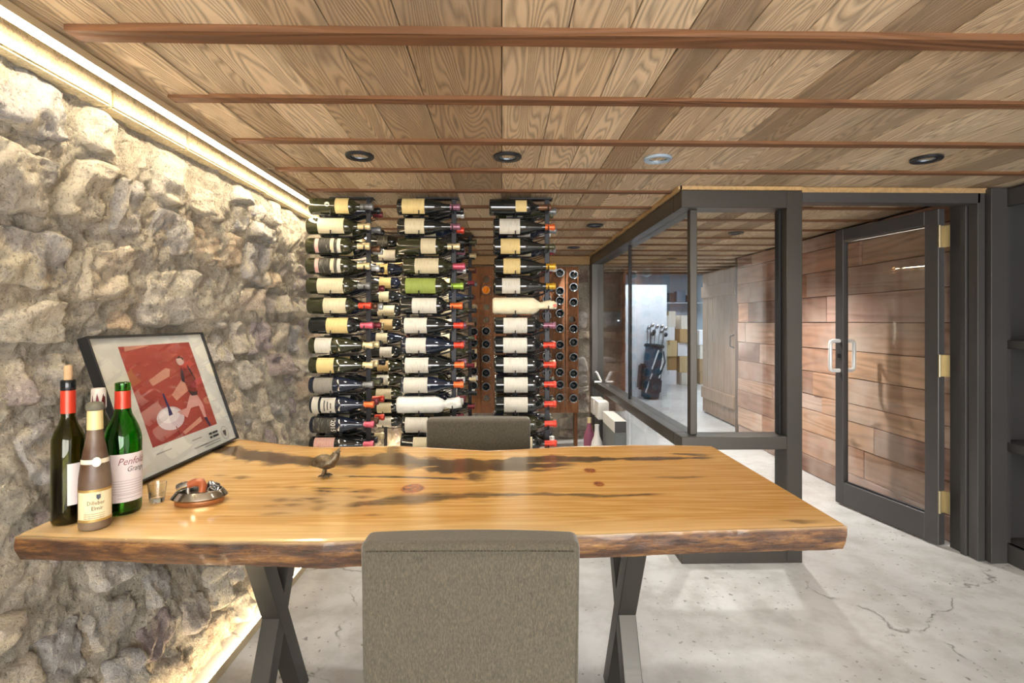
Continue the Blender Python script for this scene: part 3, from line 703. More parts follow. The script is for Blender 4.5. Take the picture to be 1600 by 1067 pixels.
# ------------------------------------------------------------------ chairs
def m_fabric():
    n = NT('olive_grey_fabric'); co = n.coords((1, 1, 1))
    a = n.noise(n.coords((260, 260, 120)), 1, 3, .7); b = n.noise(n.coords((700, 700, 90)), 1, 2, .6); c = n.noise(co, 5, 3)
    col = n.ramp(n.math('ADD', n.math('MULTIPLY', a, .6), n.math('MULTIPLY', b, .4)), [(.33, '#322d24'), (.5, '#474135'), (.68, '#5f5848')])
    col = n.mix(n.math('MULTIPLY', c, .25), col, '#5f5b4b')
    n.bsdf(col, .9, normal=n.bump(n.math('ADD', a, b), .5, .0015), Sheen_Weight=.35, Sheen_Roughness=.4); return n.m
M_FAB = m_fabric(); M_THREAD = plain('#4c493e', .8)
def make_chair(label, loc, rz, topz):
    t = thing('dining_chair', label, 'chair', loc, (0, 0, rz), 'upholstered chairs at the table')
    # local: back outer face at y=0, seat towards +y
    def cushion(name, x0, x1, y0, y1, z0, z1, rad, lean=0.0, taper=0.0):
        bm = bmesh.new(); bmesh.ops.create_cube(bm, size=1)
        for v in bm.verts: v.co = ((x0+x1)/2+v.co.x*(x1-x0), (y0+y1)/2+v.co.y*(y1-y0), (z0+z1)/2+v.co.z*(z1-z0))
        bmesh.ops.bevel(bm, geom=list(bm.edges), offset=rad, segments=5, affect='EDGES', profile=.6)
        for k in range(1, 8):
            zc = z0+(z1-z0)*k/8; bmesh.ops.bisect_plane(bm, geom=bm.verts[:]+bm.edges[:]+bm.faces[:], plane_co=(0, 0, zc), plane_no=(0, 0, 1))
        for k in range(1, 6):
            xc = x0+(x1-x0)*k/6; bmesh.ops.bisect_plane(bm, geom=bm.verts[:]+bm.edges[:]+bm.faces[:], plane_co=(xc, 0, 0), plane_no=(1, 0, 0))
        for v in bm.verts:
            q = (v.co.z-z0)/(z1-z0); s = 2*(v.co.x-x0)/(x1-x0)-1
            v.co.y -= lean*q
            if lean: v.co.x *= 1+taper*(q-.5); v.co.y += .008*(1-s*s)*(1 if v.co.y > 0.03-lean*q else -.5); v.co.z += .003*(1-s*s)*max(0, q-.9)*10
            else: v.co.z += .012*(1-s*s)*max(0, q-.6)/.4
        me = bpy.data.meshes.new(name); bm.to_mesh(me); bm.free(); me.materials.append(M_FAB)
        me.polygons.foreach_set('use_smooth', [True]*len(me.polygons)); return obj(name, me, t)
    bk = cushion('backrest', -.231, .231, 0, .072, .36, topz, .018, .025, .01)
    cushion('seat', -.225, .225, .073, .50, .37, .455, .02)
    # seam stitching along the top edges of the outer back
    st = MB(); zt = topz-.016
    for i in range(62):
        x = -.215+.43*i/61; s = 2*(x+.231)/.462-1
        st.box(x-.0022, x+.0022, -.0335+0*s, -.026, zt-.0008+.002*(1-s*s), zt+.0008+.002*(1-s*s))
    o = st.build('seam_stitching', M_THREAD, bk); o['kind'] = 'stuff'
    for sx in (-1, 1):
        MB().tube([(sx*.2265, -.019, topz-.02), (sx*.2265, -.012, topz-.2), (sx*.226, -.002, .37)], .0022, 6).build('piping', M_FAB, bk)
    for sx in (-1, 1):
        for y, lean in ((.035, -.03), (.46, .01)):
            x0, x1 = sx*.20, sx*.195
            p = MB(); a, b = .021, .015
            vs_ = [(x0+i*a, y+j*a, .372) for i, j in ((-1, -1), (1, -1), (1, 1), (-1, 1))]+[(x1+i*b, y+lean+j*b, 0) for i, j in ((-1, -1), (1, -1), (1, 1), (-1, 1))]
            p.add(vs_, [(0, 1, 2, 3), (7, 6, 5, 4), (0, 4, 5, 1), (1, 5, 6, 2), (2, 6, 7, 3), (3, 7, 4, 0)]); p.build('leg', plain('#2b2019', .4), t, bevel=.003)
    return t
make_chair('grey upholstered chair with its outer back turned from the table, beside the table front', (-.066, 1.128, 0), R(-.9), .835)
make_chair('grey upholstered chair on the wine rack side of the table', (-.104, 2.385, 0), R(180.5), .868)

# ------------------------------------------------------------------ bottles
def prof_bdx(L, r): return [(0, .055*L), (.5*r, .03*L), (.8*r, .004*L), (.9*r, 0), (.985*r, .010*L), (r, .03*L), (r, .60*L), (.975*r, .635*L), (.87*r, .675*L), (.66*r, .705*L), (.47*r, .73*L), (.385*r, .76*L), (.35*r, .80*L), (.335*r, .93*L), (.335*r, .945*L), (.40*r, .948*L), (.40*r, .985*L), (.35*r, L), (.22*r, L), (.22*r, .95*L), (0, .95*L)]
def prof_brg(L, r): return [(0, .06*L), (.5*r, .035*L), (.8*r, .004*L), (.9*r, 0), (.985*r, .010*L), (r, .03*L), (r, .44*L), (.975*r, .49*L), (.88*r, .56*L), (.74*r, .62*L), (.58*r, .68*L), (.45*r, .74*L), (.37*r, .80*L), (.335*r, .86*L), (.33*r, .945*L), (.40*r, .948*L), (.40*r, .975*L), (.34*r, L), (.22*r, L), (.22*r, .95*L), (0, .95*L)]
def m_dark_glass(name, c, c2):
    n = NT(name); nz = n.noise(n.coords(rand=2), 14, 3)
    n.bsdf(n.mix(nz, c, c2), .09, 0, Coat_Weight=.6, Coat_Roughness=.05, Specular_IOR_Level=.6); return n.m
GLASS = {'black': m_dark_glass('black_bottle_glass', '#15161a', '#1f2420'), 'olive': m_dark_glass('olive_bottle_glass', '#26281c', '#34351f'), 'blue': m_dark_glass('blue_black_bottle_glass', '#141824', '#20293a')}
def m_label(name, c, ink, lines=1.0):
    """paper label: fine printed lines"""
    n = NT(name); co = n.coords((1, 1, 1), rand=3)
    w = n.noise(n.coords((220, 25, 25), rand=3), 1, 2, .5); p = n.noise(co, 22, 4)
    col = n.mix(n.math('MULTIPLY', n.ramp(w, [(.56, 0.0), (.66, 1.0)]), .26*lines), c, ink)
    col = n.mix(n.math('MULTIPLY', p, .3), col, '#a4926c', 'MULTIPLY')
    n.bsdf(col, .7); return n.m
PAPER = {'cream': m_label('cream_paper', '#cfc5a6', '#6d5a41'), 'white': m_label('white_paper', '#cbc8bd', '#5b5550'), 'yellow': m_label('yellowed_paper', '#d9c387', '#7a5c30'), 'green': m_label('green_paper', '#8fa04b', '#4d5a24'),
         'grey': m_label('grey_paper', '#8b8780', '#4a4744'), 'red': m_label('red_white_paper', '#d3aaa0', '#a3262c', 1.6), 'dark': m_label('dark_paper', '#34322c', '#b9b4a4', 1.3), 'gold': m_label('gold_paper', '#c9ac5c', '#5e4a1c'), 'tan': m_label('tan_paper', '#b49b6c', '#5f4a2a')}
FOIL = {k: plain(c, .32, .35, 'foil_'+k) for k, c in {'red': '#d2412c', 'orange': '#dd6a34', 'burgundy': '#6e2029', 'pink': '#c4566a', 'mauve': '#8d5f70', 'black': '#1c1b1e', 'cream': '#d8c79a', 'gold': '#c99a2e', 'green': '#93b544', 'grey': '#77797a', 'blue': '#2f3f8a', 'brown': '#6b4a32', 'white': '#d6d6d2', 'olive': '#4a4a34'}.items()}
BL, BR = .352, .0475
_bm = {}
def body_mesh(kind, L, r, glass):
    k = (kind, L, r, glass)
    if k not in _bm: _bm[k] = MB().lathe((prof_bdx if kind == 'bdx' else prof_brg)(L, r), 22, 'x').mesh('body', GLASS[glass], smooth=50)
    return _bm[k]
def capsule_mesh(kind, L, r, foil, long=.78):
    k = ('cap', kind, L, r, foil)
    if k not in _bm:
        p = [(q[0]+.0012, q[1]) for q in (prof_bdx if kind == 'bdx' else prof_brg)(L, r) if q[1] >= long*L][:-3]
        ks = np.interp(long*L, [q[1] for q in (prof_bdx if kind == 'bdx' else prof_brg)(L, r)[8:18]], [q[0] for q in (prof_bdx if kind == 'bdx' else prof_brg)(L, r)[8:18]])
        p = [(ks+.0012, long*L)]+[q for q in p]+[(.0, L+.001)]
        _bm[k] = MB().lathe(p, 18, 'x').mesh('capsule', FOIL[foil], smooth=50)
    return _bm[k]
def label_mesh(l0, l1, r, paper, half=64, wav=0):
    k = ('lab', l0, l1, r, paper, half, wav)
    if k not in _bm:
        vs_, fs_ = [], []; n = 14; mm = 5
        for i in range(n+1):
            a = R(180-half+2*half*i/n)               # 180 deg = towards -Y
            for j in range(mm+1):
                x = l0+(l1-l0)*j/mm
                if wav: x += wav*math.sin(i*1.9)*(1 if j == mm else 0)
                vs_.append((x, (r+.0009)*math.cos(a), (r+.0009)*math.sin(a)))
        for i in range(n):
            for j in range(mm): fs_.append((i*(mm+1)+j, i*(mm+1)+j+1, (i+1)*(mm+1)+j+1, (i+1)*(mm+1)+j))
        _bm[k] = MB().add(vs_, fs_).mesh('paper_label', PAPER[paper], smooth=60)
    return _bm[k]
def m_wrap(name, c, c2):
    n = NT(name); nz = n.noise(n.coords((1, 1, 1)), 35, 4); n.bsdf(n.mix(nz, c, c2), .75, normal=n.bump(nz, .7, .006), Subsurface_Weight=0.0); return n.m
M_TISSUE = m_wrap('white_tissue', '#c9ccc8', '#eceae2'); M_PRINT = m_wrap('printed_tissue', '#e2dcc2', '#cfc09a')
def wrapped_mesh(mat, seed, puff=1.0):
    vs_, fs_ = [], []; n, k = 26, 34
    prof = [(0, 0), (.8, 0), (1.0, .03)]+[(1.02, .03+.55*i/8) for i in range(1, 9)]+[(.92, .66), (.7, .72), (.52, .77), (.50*puff, .82), (.56*puff, .87), (.62*puff, .93), (.58*puff, .99), (.40*puff, 1.04), (0, 1.03)]
    for i, (r, h) in enumerate(prof):
        for j in range(n):
            a = 2*math.pi*j/n; w = 1+.30*float(fbm(np.array(h*9.0), np.array(math.sin(a)*2.2+a*.0+3), seed, 3))*(.8 if h < .6 else 2.6)+.07*math.sin(a*5+h*20+seed)*(0 if h < .6 else 1)
            q = min(r*BR*w*1.03, .0478); zq = q*math.sin(a); yq = q*math.cos(a); vs_.append((h*BL, max(-.040, min(.040, yq)) if h > .74 else yq, max(zq, -.018+.002*math.cos(a*3)) if h > .74 else zq))
    for i in range(len(prof)-1):
        for j in range(n): fs_.append((i*n+j, i*n+(j+1) % n, (i+1)*n+(j+1) % n, (i+1)*n+j))
    return MB().add(vs_, fs_).mesh('tissue_wrap', mat, smooth=70)
ORD = ['top', 'second', 'third', 'fourth', 'fifth', 'sixth', 'seventh', 'eighth', 'ninth', 'tenth', 'eleventh', 'twelfth', 'thirteenth', 'fourteenth']
def bottle(x, y, z, kind, glass, lab, foil, where, spin=0, L=BL, r=BR, extra=None):
    """lying bottle, base towards -X. lab = (start, end, paper) as fractions of length"""
    cap = {'bdx': .80, 'brg': .84}[kind]
    txt = '%s-labelled' % lab[2] if lab else 'unlabelled'
    nm = {'bdx': 'wine bottle', 'brg': 'sloping-shouldered bottle'}[kind]
    t = thing('wine_bottle', '%s %s, %s capsule, %s' % (txt, 'bottle', foil, where), 'bottle', (x, y, z), (R(spin), 0, 0), 'bottles lying in the steel racks')
    obj('body', body_mesh(kind, L, r, glass), t); obj('capsule', capsule_mesh(kind, L, r, foil, cap), t)
    if lab: obj('paper_label', label_mesh(round(lab[0]*L, 4), round(lab[1]*L, 4), r, lab[2], lab[3] if len(lab) > 3 else 64), t)
    return t
# each front bottle as the photograph shows it: kind, glass, (label from, to, paper), capsule, offset of the base, second label
FRONT = {
 'A': [('bdx', 'olive', (.42, .68*.93, 'yellow'), 'grey', 0), ('bdx', 'olive', (.19, .60, 'cream'), 'cream', -.015), ('bdx', 'olive', (.14, .52, 'dark'), 'cream', -.018), ('bdx', 'olive', (.14, .52, 'dark'), 'cream', -.018),
       ('bdx', 'olive', (.18, .59, 'cream'), 'grey', -.015), ('bdx', 'olive', (.26, .62, 'cream'), 'red', -.01), ('bdx', 'black', (.28, .62, 'yellow'), 'pink', 0), ('brg', 'olive', (.10, .36, 'white'), 'cream', 0),
       ('brg', 'olive', (.13, .40, 'yellow'), 'cream', 0), ('brg', 'blue', (.08, .38, 'grey'), 'grey', 0), ('brg', 'blue', (.18, .41, 'white'), 'orange', .005), ('brg', 'blue', (.06, .42, 'dark'), 'pink', .005), ('brg', 'black', (.08, .40, 'red'), 'pink', .003), ('bdx', 'black', (.2, .55, 'cream'), 'red', 0)],
 'B': [('brg', 'black', (.08, .50*.88, 'yellow'), 'mauve', 0), ('brg', 'black', (.12, .43, 'cream'), 'mauve', .002), ('bdx', 'olive', (.38, .62, 'cream'), 'cream', 0), ('bdx', 'olive', (.20, .58, 'cream'), 'pink', .03),
       ('bdx', 'olive', (.08, .56, 'green'), 'green', .02), ('bdx', 'black', (.20, .59, 'white'), 'orange', .015), ('brg', 'black', (.06, .42, 'white'), 'red', .02), ('brg', 'blue', (.08, .40, 'white'), 'red', .022),
       ('brg', 'black', (.06, .43, 'white'), 'orange', .025), ('brg', 'blue', (.05, .43, 'white'), 'orange', .02), None, ('brg', 'black', (.06, .42, 'white'), 'red', .025), ('bdx', 'black', (.2, .55, 'cream'), 'red', .02), ('bdx', 'black', (.2, .55, 'cream'), 'red', 0)],
 'C': [('bdx', 'black', (.42, .60, 'yellow', 42), 'brown', -.022), ('brg', 'black', (.10, .43, 'white'), 'orange', 0), ('brg', 'black', (.12, .43, 'yellow'), 'olive', 0), ('brg', 'black', (.15, .42, 'yellow'), 'gold', .005),
       ('brg', 'black', (.13, .42, 'white'), 'gold', .004), None, ('bdx', 'black', (.15, .53, 'white'), 'mauve', .005), ('bdx', 'black', (.15, .53, 'white'), 'red', .004),
       ('bdx', 'black', (.15, .53, 'white'), 'red', .006), ('bdx', 'black', (.15, .53, 'white'), 'red', .008), ('bdx', 'black', (.15, .53, 'white'), 'red', .008), ('bdx', 'olive', (.15, .53, 'white'), 'red', .01), ('bdx', 'black', (.2, .6, 'cream'), 'red', .01), ('bdx', 'black', (.2, .6, 'cream'), 'red', .01)]}
PITCH, ZTOP = .1125, 1.955
RACKS = [('A', -1.083, 3.00, (-.0, .112, .224), 'rack beside the stone wall', 14), ('B', -.590, 3.00, (0, .112, .224), 'middle rack of three', 14), ('C', -.048, 3.00, (0, .112, .224), 'rack nearest the partition', 14),
         ('D', -1.085, 4.30, (0, .112), 'rear rack beside the wall', 14), ('E', -.575, 4.30, (0, .112), 'rear rack near riddling boards', 14)]
_cr = {}
def make_rack(key, x0, yf, depths, where, rows):
    px = (x0+.125, x0+.312)
    yc = yf+depths[1]/2
    rk = thing('wine_rack', 'black steel floor to ceiling wine %s' % where, 'wine rack', (x0+.2, yc, 0), group='floor to ceiling wine racks')
    off = (-(x0+.2), -yc, 0)
    for q in px: MB().box(q-.014, q+.014, yc-.004, yc+.006, 0, CZ-.014).build('post', M_BLACKS, rk, off, bevel=.0015)
    for zz in (.0, CZ-.021): MB().box(px[0]-.03, px[1]+.03, yc-.03, yc+.03, zz, zz+.007).build('mounting_plate', M_BLACKS, rk, off)
    y0, y1 = yf-.052, yf+depths[-1]+.052
    ck = (key in 'DE')
    if ck not in _cr:
        m = MB()
        for q, rr_ in ((.125, BR), (.312, .43*BR)):
            zz = -rr_-.0045
            m.tube([(q, y0-yf+.006, zz+.024), (q, y0-yf+.004, zz+.004), (q, y0-yf+.012, zz), (q, y1-yf-.012, zz), (q, y1-yf-.004, zz+.004), (q, y1-yf-.006, zz+.024)], .0036, 6)
        for d in depths:      # bent wires that follow each bottle
            m.tube([(.075, d, -BR-.010), (.125, d, -BR-.0115), (.23, d, -BR-.010), (.275, d, -.045), (.312, d, -.43*BR-.0115)], .0028, 6)
        _cr[ck] = m.mesh('cradle', M_BLACKS, smooth=50)
    for i in range(rows): obj('cradle', _cr[ck], rk, (x0-(x0+.2), yf-yc, ZTOP-PITCH*i))
    rnd = random.Random(key); papers = ['cream', 'white', 'white', 'yellow', 'tan', 'grey', 'cream', 'dark']
    foils = ['burgundy', 'black', 'black', 'black', 'burgundy', 'red', 'olive', 'grey', 'brown', 'cream', 'white']
    if key == 'B': foils = ['burgundy', 'burgundy', 'black', 'black', 'red', 'white', 'mauve']
    for i in range(rows):
        z = ZTOP-PITCH*i
        for d, dy in enumerate(depths):
            wd = '%s row %s of %s' % (ORD[i], ('front', 'middle', 'back')[d] if len(depths) == 3 else ('front', 'back')[d], where)
            if d == 0 and key in FRONT:
                sp = FRONT[key][i]
                if sp is None:
                    t = thing('wrapped_bottle', 'bottle wrapped in %s, %s' % ('crumpled white tissue' if key == 'B' else 'printed cream tissue', wd), 'bottle', (x0-.004, yf, z), group='bottles lying in the steel racks')
                    obj('tissue_wrap', wrapped_mesh(M_TISSUE if key == 'B' else M_PRINT, 3 if key == 'B' else 8, 1.45 if key == 'B' else .95), t)
                    if key == 'C': B('red_seal', FOIL['red'], t, .345, .362, -.031, -.024, -.008, .008, bevel=.002)
                    continue
                t = bottle(x0+sp[4], yf, z, sp[0], sp[1], sp[2], sp[3], wd)
                if key == 'A' and i == 0:
                    vs_ = [(.105+.013*math.cos(a)*0+.014*math.cos(a), -BR*1.004*math.cos(.014/BR*math.sin(a))-.0006, BR*math.sin(.014/BR*math.sin(a))+.004) for a in [2*math.pi*k/18 for k in range(18)]]
                    MB().add(vs_, [tuple(range(18))]).build('medallion', PAPER['white'], t)
                if key == 'B' and i == 0: obj('neck_label', label_mesh(.165, .185, .0375, 'yellow', 70), t)
                if key == 'A' and i in (2, 3):
                    for a_, b_, pp in ((.055, .075, 'red'), (.14, .16, 'cream'), (.178, .198, 'white')): obj('printed_band', label_mesh(a_*1.0, b_, BR+.0007, pp, 55), t)
                if key == 'A' and i == 10: obj('paper_label', label_mesh(.014, .05, BR, 'white', 75), t)
                if key == 'A' and i in (10, 11):
                    Mx = Matrix(((0, 1, 0, .122), (0, 0, -1, 0), (-1, 0, 0, 0), (0, 0, 0, 1)))     # runs down the bottle, wrapped round it
                    if i == 11: text_part('lettering', '2015', .036, plain('#e6e4dc', .6), t, Mx, bend=BR+.0022)
                    else:
                        for q in range(3): obj('printed_line', label_mesh(.082+q*.018, .088+q*.018, BR+.0006, 'dark', 38-q*9), t)
            else:
                lab = (.15+rnd.uniform(0, .08), .42+rnd.uniform(0, .02), rnd.choice(papers))
                if rnd.random() < .5: k2 = 'bdx'; lab = (.18+rnd.uniform(0, .1), .52+rnd.uniform(0, .07), lab[2])
                else: k2 = 'brg'
                bottle(x0+rnd.uniform(-.004, .022), yf+dy, z, k2, rnd.choice(('black', 'black', 'blue', 'olive')), lab, rnd.choice(foils), wd)
for r_ in RACKS: make_rack(*r_)

# ------------------------------------------------------------------ riddling boards with bottles pushed in neck first
def hole_board(name, x0, x1, z0, z1, y0, y1, holes, hr, parent):
    """board with real round holes: each hole sits in a square cell"""
    m = MB(); xm = (x0+x1)/2; cs = min((x1-x0)/2-.002, hr*1.35); n = 16
    zs = sorted(holes); prev = z0
    def slab(a, b): m.box(x0, x1, y0, y1, a, b) if b-a > .001 else None
    for z in zs:
        slab(prev, z-cs); m.box(x0, xm-cs, y0, y1, z-cs, z+cs); m.box(xm+cs, x1, y0, y1, z-cs, z+cs)
        vs_, fs_ = [], []
        for yy in (y0, y1):
            for k in range(n):
                a = 2*math.pi*(k+.5)/n; c, s = math.cos(a), math.sin(a); q = cs/max(abs(c), abs(s))
                vs_ += [(xm+hr*c, yy, z+hr*s), (xm+q*c, yy, z+q*s)]
        for k in range(n):
            k2 = (k+1) % n
            fs_ += [(2*k, 2*k2, 2*k2+1, 2*k+1), (2*n+2*k, 2*n+2*k+1, 2*n+2*k2+1, 2*n+2*k2), (2*k, 2*n+2*k, 2*n+2*k2, 2*k2)]
        m.add(vs_, fs_); prev = z+cs
    slab(prev, z1)
    return m.build(name, M_RIDDLE, parent)
YR = 5.42
def px2(u, v, y): 
    th = math.atan(16/820); a = (u-800)/820; dx = math.sin(th)+a*math.cos(th); dy = math.cos(th)-a*math.sin(th); k = y/dy
    return dx*k, 1.30+(503-v)/820*k
HB = {}
cols_ = [(741, 14), (760, 17), (780, 16), (800, 16), (821, 17), (853, 17), (873, 18), (894, 19)]
seen = {741: [518, 535, 555, 578, 600], 760: [454, 517, 537, 559, 581, 602], 853: [468, 494, 533, 555, 580], 873: [428, 456, 470, 490, 513, 538, 556, 580, 599, 619], 894: [431, 450, 473, 513, 534, 557, 582, 600, 620], 780: [], 800: [], 821: []}
empty_ = {741: [480, 500], 760: [436, 480, 500, 622], 853: [520, 605], 894: [499], 873: [], 780: [], 800: [], 821: []}
rack_r = thing('riddling_rack', 'brown oak riddling boards with round bottle holes against the back wall', 'riddling rack', (.25, YR+.15, 0))
bases = []
for (u, w) in cols_:
    x, _ = px2(u, 500, YR); hw = .0645
    zs = []
    for v in sorted(seen[u]+empty_[u]):
        z = px2(u, v, YR)[1]
        if zs and zs[-1]-z < .096: z = zs[-1]-.096
        zs.append(z); HB[(u, v)] = (x, z)
    o = hole_board('board', x-hw, x+hw, .36, 1.872, YR, YR+.022, zs, .034, rack_r); o.location = (-.25, -(YR+.15), 0)
xl, xr = px2(741, 500, YR)[0]-.25-.047, px2(894, 500, YR)[0]-.25+.047      # posts stand behind the outer board edges, clear of the necks
for x in (xl, xr): B('side_post', M_RIDDLE, rack_r, x-.017, x+.017, -.10, -.03, 0, 1.865, bevel=.004)
for z_ in (.375, 1.836): B('cross_rail', M_RIDDLE, rack_r, xl-.017, xr+.017, -.1275, -.1005, z_, z_+.034, bevel=.003)
def m_amber():
    n = NT('amber_painted_glow'); n.bsdf('#ffa424', .1, 0, Coat_Weight=.6, Emission_Color=lin('#ff9a20'), Emission_Strength=.0); return n.m  # the bottle's glow is put into its bright base colour
M_AMB = m_amber()
rb_body = MB().lathe([(0, .055), (.012, .05), (.026, .02), (.034, .002), (.039, 0), (.0435, .006), (.044, .02), (.044, .092), (.041, .104), (.034, .115), (.0305, .122), (.0285, .165)], 24, 'y').mesh('body', GLASS['black'], smooth=60)
rb_neck = MB().lathe([(.0285, .164), (.017, .20), (.0155, .29), (.017, .292), (.017, .30), (0, .30)], 16, 'y').mesh('neck', GLASS['black'], smooth=60)
rb_amb = rb_body.copy(); rb_amb.materials.clear(); rb_amb.materials.append(M_AMB)
rb_ring = MB().lathe([(.0365, .0012), (.0395, -.0006), (.0425, .0028)], 24, 'y').mesh('highlight_ring', plain('#7d868c', .15, .2, 'ring_highlight'), smooth=60)  # pale ring painting a highlight onto each bottle base
cname = {741: 'board beside the rear rack', 760: 'second board from the rear rack', 853: 'third board from the whitewashed wall', 873: 'second board from the whitewashed wall', 894: 'board beside the whitewashed wall'}
for u in seen:
    for k, v in enumerate(seen[u]):
        x, z = HB[(u, v)]; am = (u, v) == (760, 454)
        t = thing('riddled_bottle', 'amber glass bottle end with painted glow in the riddling board' if am else 'bottle end, %s filled hole down, %s' % (['first', 'second', 'third', 'fourth', 'fifth', 'sixth', 'seventh', 'eighth', 'ninth', 'tenth'][k], cname[u]), 'bottle', (x, YR-.125, z), group='bottles pushed into the riddling boards')
        obj('body', rb_amb if am else rb_body, t); obj('neck', rb_neck, t); obj('highlight_ring', rb_ring, t)

# ------------------------------------------------------------------ framed poster leaning on the wall
def poster():
    A0, A1 = Vector((-1.093, 1.60, .812)), Vector((-1.108, 2.238, .812))   # bottom edge on the table
    B0 = Vector((-1.243, 1.60, 1.258)); xh = (A1-A0).normalized(); up = (B0-A0); up = (up-xh*up.dot(xh)); Hh = up.length; up.normalize(); nr = xh.cross(up).normalized()
    Wd = (A1-A0).length
    t = thing('framed_poster', 'black framed red poster leaning against the stone wall', 'poster', (0, 0, 0))
    Mx = Matrix.Identity(4)
    for i, c in enumerate((xh, up, nr)):
        for r_ in range(3): Mx[r_][i] = c[r_]
    Mx.translation = A0; t.matrix_world = Mx
    T = .032; fw_ = .007
    def bx_(nm, m_, *b): return B(nm, m_, t, *b, bevel=.001)
    bx_('frame_side', M_BLACK, 0, fw_, 0, Hh, -T, 0); bx_('frame_side', M_BLACK, Wd-fw_, Wd, 0, Hh, -T, 0); bx_('frame_side', M_BLACK, fw_, Wd-fw_, 0, fw_, -T, 0); bx_('frame_side', M_BLACK, fw_, Wd-fw_, Hh-fw_, Hh, -T, 0)
    bx_('backing', M_BLACK, fw_, Wd-fw_, fw_, Hh-fw_, -T+.004, -.012)
    sheet = B('print_sheet', plain('#d9d8d2', .6), t, fw_, Wd-fw_, fw_, Hh-fw_, -.012, -.010)
    B('glazing', M_PANE, t, fw_, Wd-fw_, fw_, Hh-fw_, -.005, -.003)
    k = [0]
    def patch(col, pts, rough=.7):       # flat printed shapes, u right and v up as fractions of the sheet
        k[0] += 1; z = -.0098+.00012*k[0]
        MB().add([(Wd*(.2+(a-.2)*1.05), Hh*(.185+(b-.155)*.936), z) for a, b in pts], [tuple(range(len(pts)))]).build('printed_shape', plain(col, rough, speck=.25), sheet)
    def ell(cx, cy, rx, ry, n=22, a0=0): return [(cx+rx*math.cos(a0+2*math.pi*i/n), cy+ry*math.sin(a0+2*math.pi*i/n)) for i in range(n)]
    patch('#b0483c', [(.20, .155), (.80, .155), (.80, .94), (.20, .94)])
    patch('#a83f35', [(.20, .155), (.55, .155), (.40, .5), (.20, .62)])
    for c in ([(.235, .90), (.42, .93), (.43, .94), (.24, .94)], [(.335, .655), (.35, .605), (.51, .66), (.535, .72), (.50, .735)], [(.475, .505), (.50, .45), (.63, .51), (.625, .60), (.61, .62)], [(.46, .19), (.475, .165), (.665, .225), (.66, .265)]):
        patch('#d99a84', c)
    patch('#dcc9d0', ell(.405, .325, .115, .095)); patch('#eee6e8', ell(.40, .35, .085, .06))
    patch('#3a3468', [(.395, .345), (.43, .35), (.425, .40), (.415, .53), (.40, .53), (.405, .41)])
    patch('#7d2f30', [(.43, .16), (.437, .16), (.425, .25), (.417, .25)])
    patch('#dfa39c', [(.47, .36), (.56, .37), (.63, .47), (.70, .46), (.725, .36), (.715, .245), (.69, .25), (.68, .36), (.60, .36), (.54, .29)])
    patch('#8a2e28', [(.635, .50), (.70, .48), (.725, .56), (.70, .66), (.66, .72), (.63, .66)]); patch('#3a2630', [(.625, .52), (.645, .46), (.70, .455), (.72, .50), (.70, .485), (.65, .50)])
    patch('#3a2c3a', [(.60, .60), (.625, .58), (.645, .70), (.635, .73), (.61, .66)]); patch('#3a2c3a', [(.695, .72), (.705, .74), (.735, .60), (.725, .58)])
    patch('#d8b7ae', ell(.645, .775, .035, .038)); patch('#4a2a2a', [(.62, .80), (.65, .825), (.685, .80), (.675, .775), (.66, .80)])
    patch('#2e2a4c', [(.69, .25), (.715, .245), (.73, .165), (.715, .157), (.70, .20)])
    ink = plain('#4b4b4e', .7)
    for (x0, x1, y) in ((.70, .735, .120), (.74, .80, .120), (.70, .725, .090), (.735, .80, .090)):
        MB().add([(Wd*x0, Hh*y, -.0062), (Wd*x1, Hh*y, -.0062), (Wd*x1, Hh*y+.008, -.0062), (Wd*x0, Hh*y+.008, -.0062)], [(0, 1, 2, 3)]).build('small_print', plain('#3c3c40', .7), sheet)
    for i, (x0, x1, y) in enumerate(((.52, .62, .125), (.52, .72, .060), (.58, .80, .060), (.62, .80, .040), (.20, .33, .128))):
        MB().add([(Wd*x0, Hh*y, -.0062), (Wd*x1, Hh*y, -.0062), (Wd*x1, Hh*y+.004, -.0062), (Wd*x0, Hh*y+.004, -.0062)], [(0, 1, 2, 3)]).build('small_print', plain('#9a9a98', .7), sheet)
    e = MB().lathe([(.0245, 0), (.026, 0)], 28); e.build('emblem_ring', ink, sheet, (Wd*.872, Hh*.092, -.0062))
    MB().add([(-.012, .010, 0), (.012, .010, 0), (.010, -.002, 0), (.003, -.014, 0), (-.003, -.014, 0), (-.010, -.002, 0)], [(0, 1, 2, 3, 4, 5)]).build('emblem', ink, sheet, (Wd*.872, Hh*.092, -.0062))
poster()

# ------------------------------------------------------------------ bottles, glass, lighter tray, bird on the table
def m_clear(name, c, rough=.02, ior=1.45):
    n = NT(name); n.bsdf(c, rough, 0, Transmission_Weight=1.0, IOR=ior); return n.m
def hollow(prof_out, th):
    inn = [(max(0.0, r-th), h+(th if i < 3 else 0)) for i, (r, h) in enumerate(prof_out)]
    return prof_out+inn[::-1]
def stand_label(parent, r, z0, z1, a0, a1, mat, name='paper_label', bulge=.0008, n=18):
    vs_, fs_ = [], []
    for i in range(n+1):
        a = R(a0+(a1-a0)*i/n)
        vs_ += [((r+bulge)*math.cos(a), (r+bulge)*math.sin(a), z0), ((r+bulge)*math.cos(a), (r+bulge)*math.sin(a), z1)]
    for i in range(n): fs_.append((2*i, 2*i+2, 2*i+3, 2*i+1))
    return MB().add(vs_, fs_).build(name, mat, parent, smooth=60)
def wrapM(ang, z):       # lettering on an upright bottle facing world angle ang
    return Matrix.Translation((0, 0, z)) @ Matrix.Rotation(R(ang)+math.pi/2, 4, 'Z') @ Matrix(((1, 0, 0, 0), (0, 0, -1, 0), (0, 1, 0, 0), (0, 0, 0, 1)))
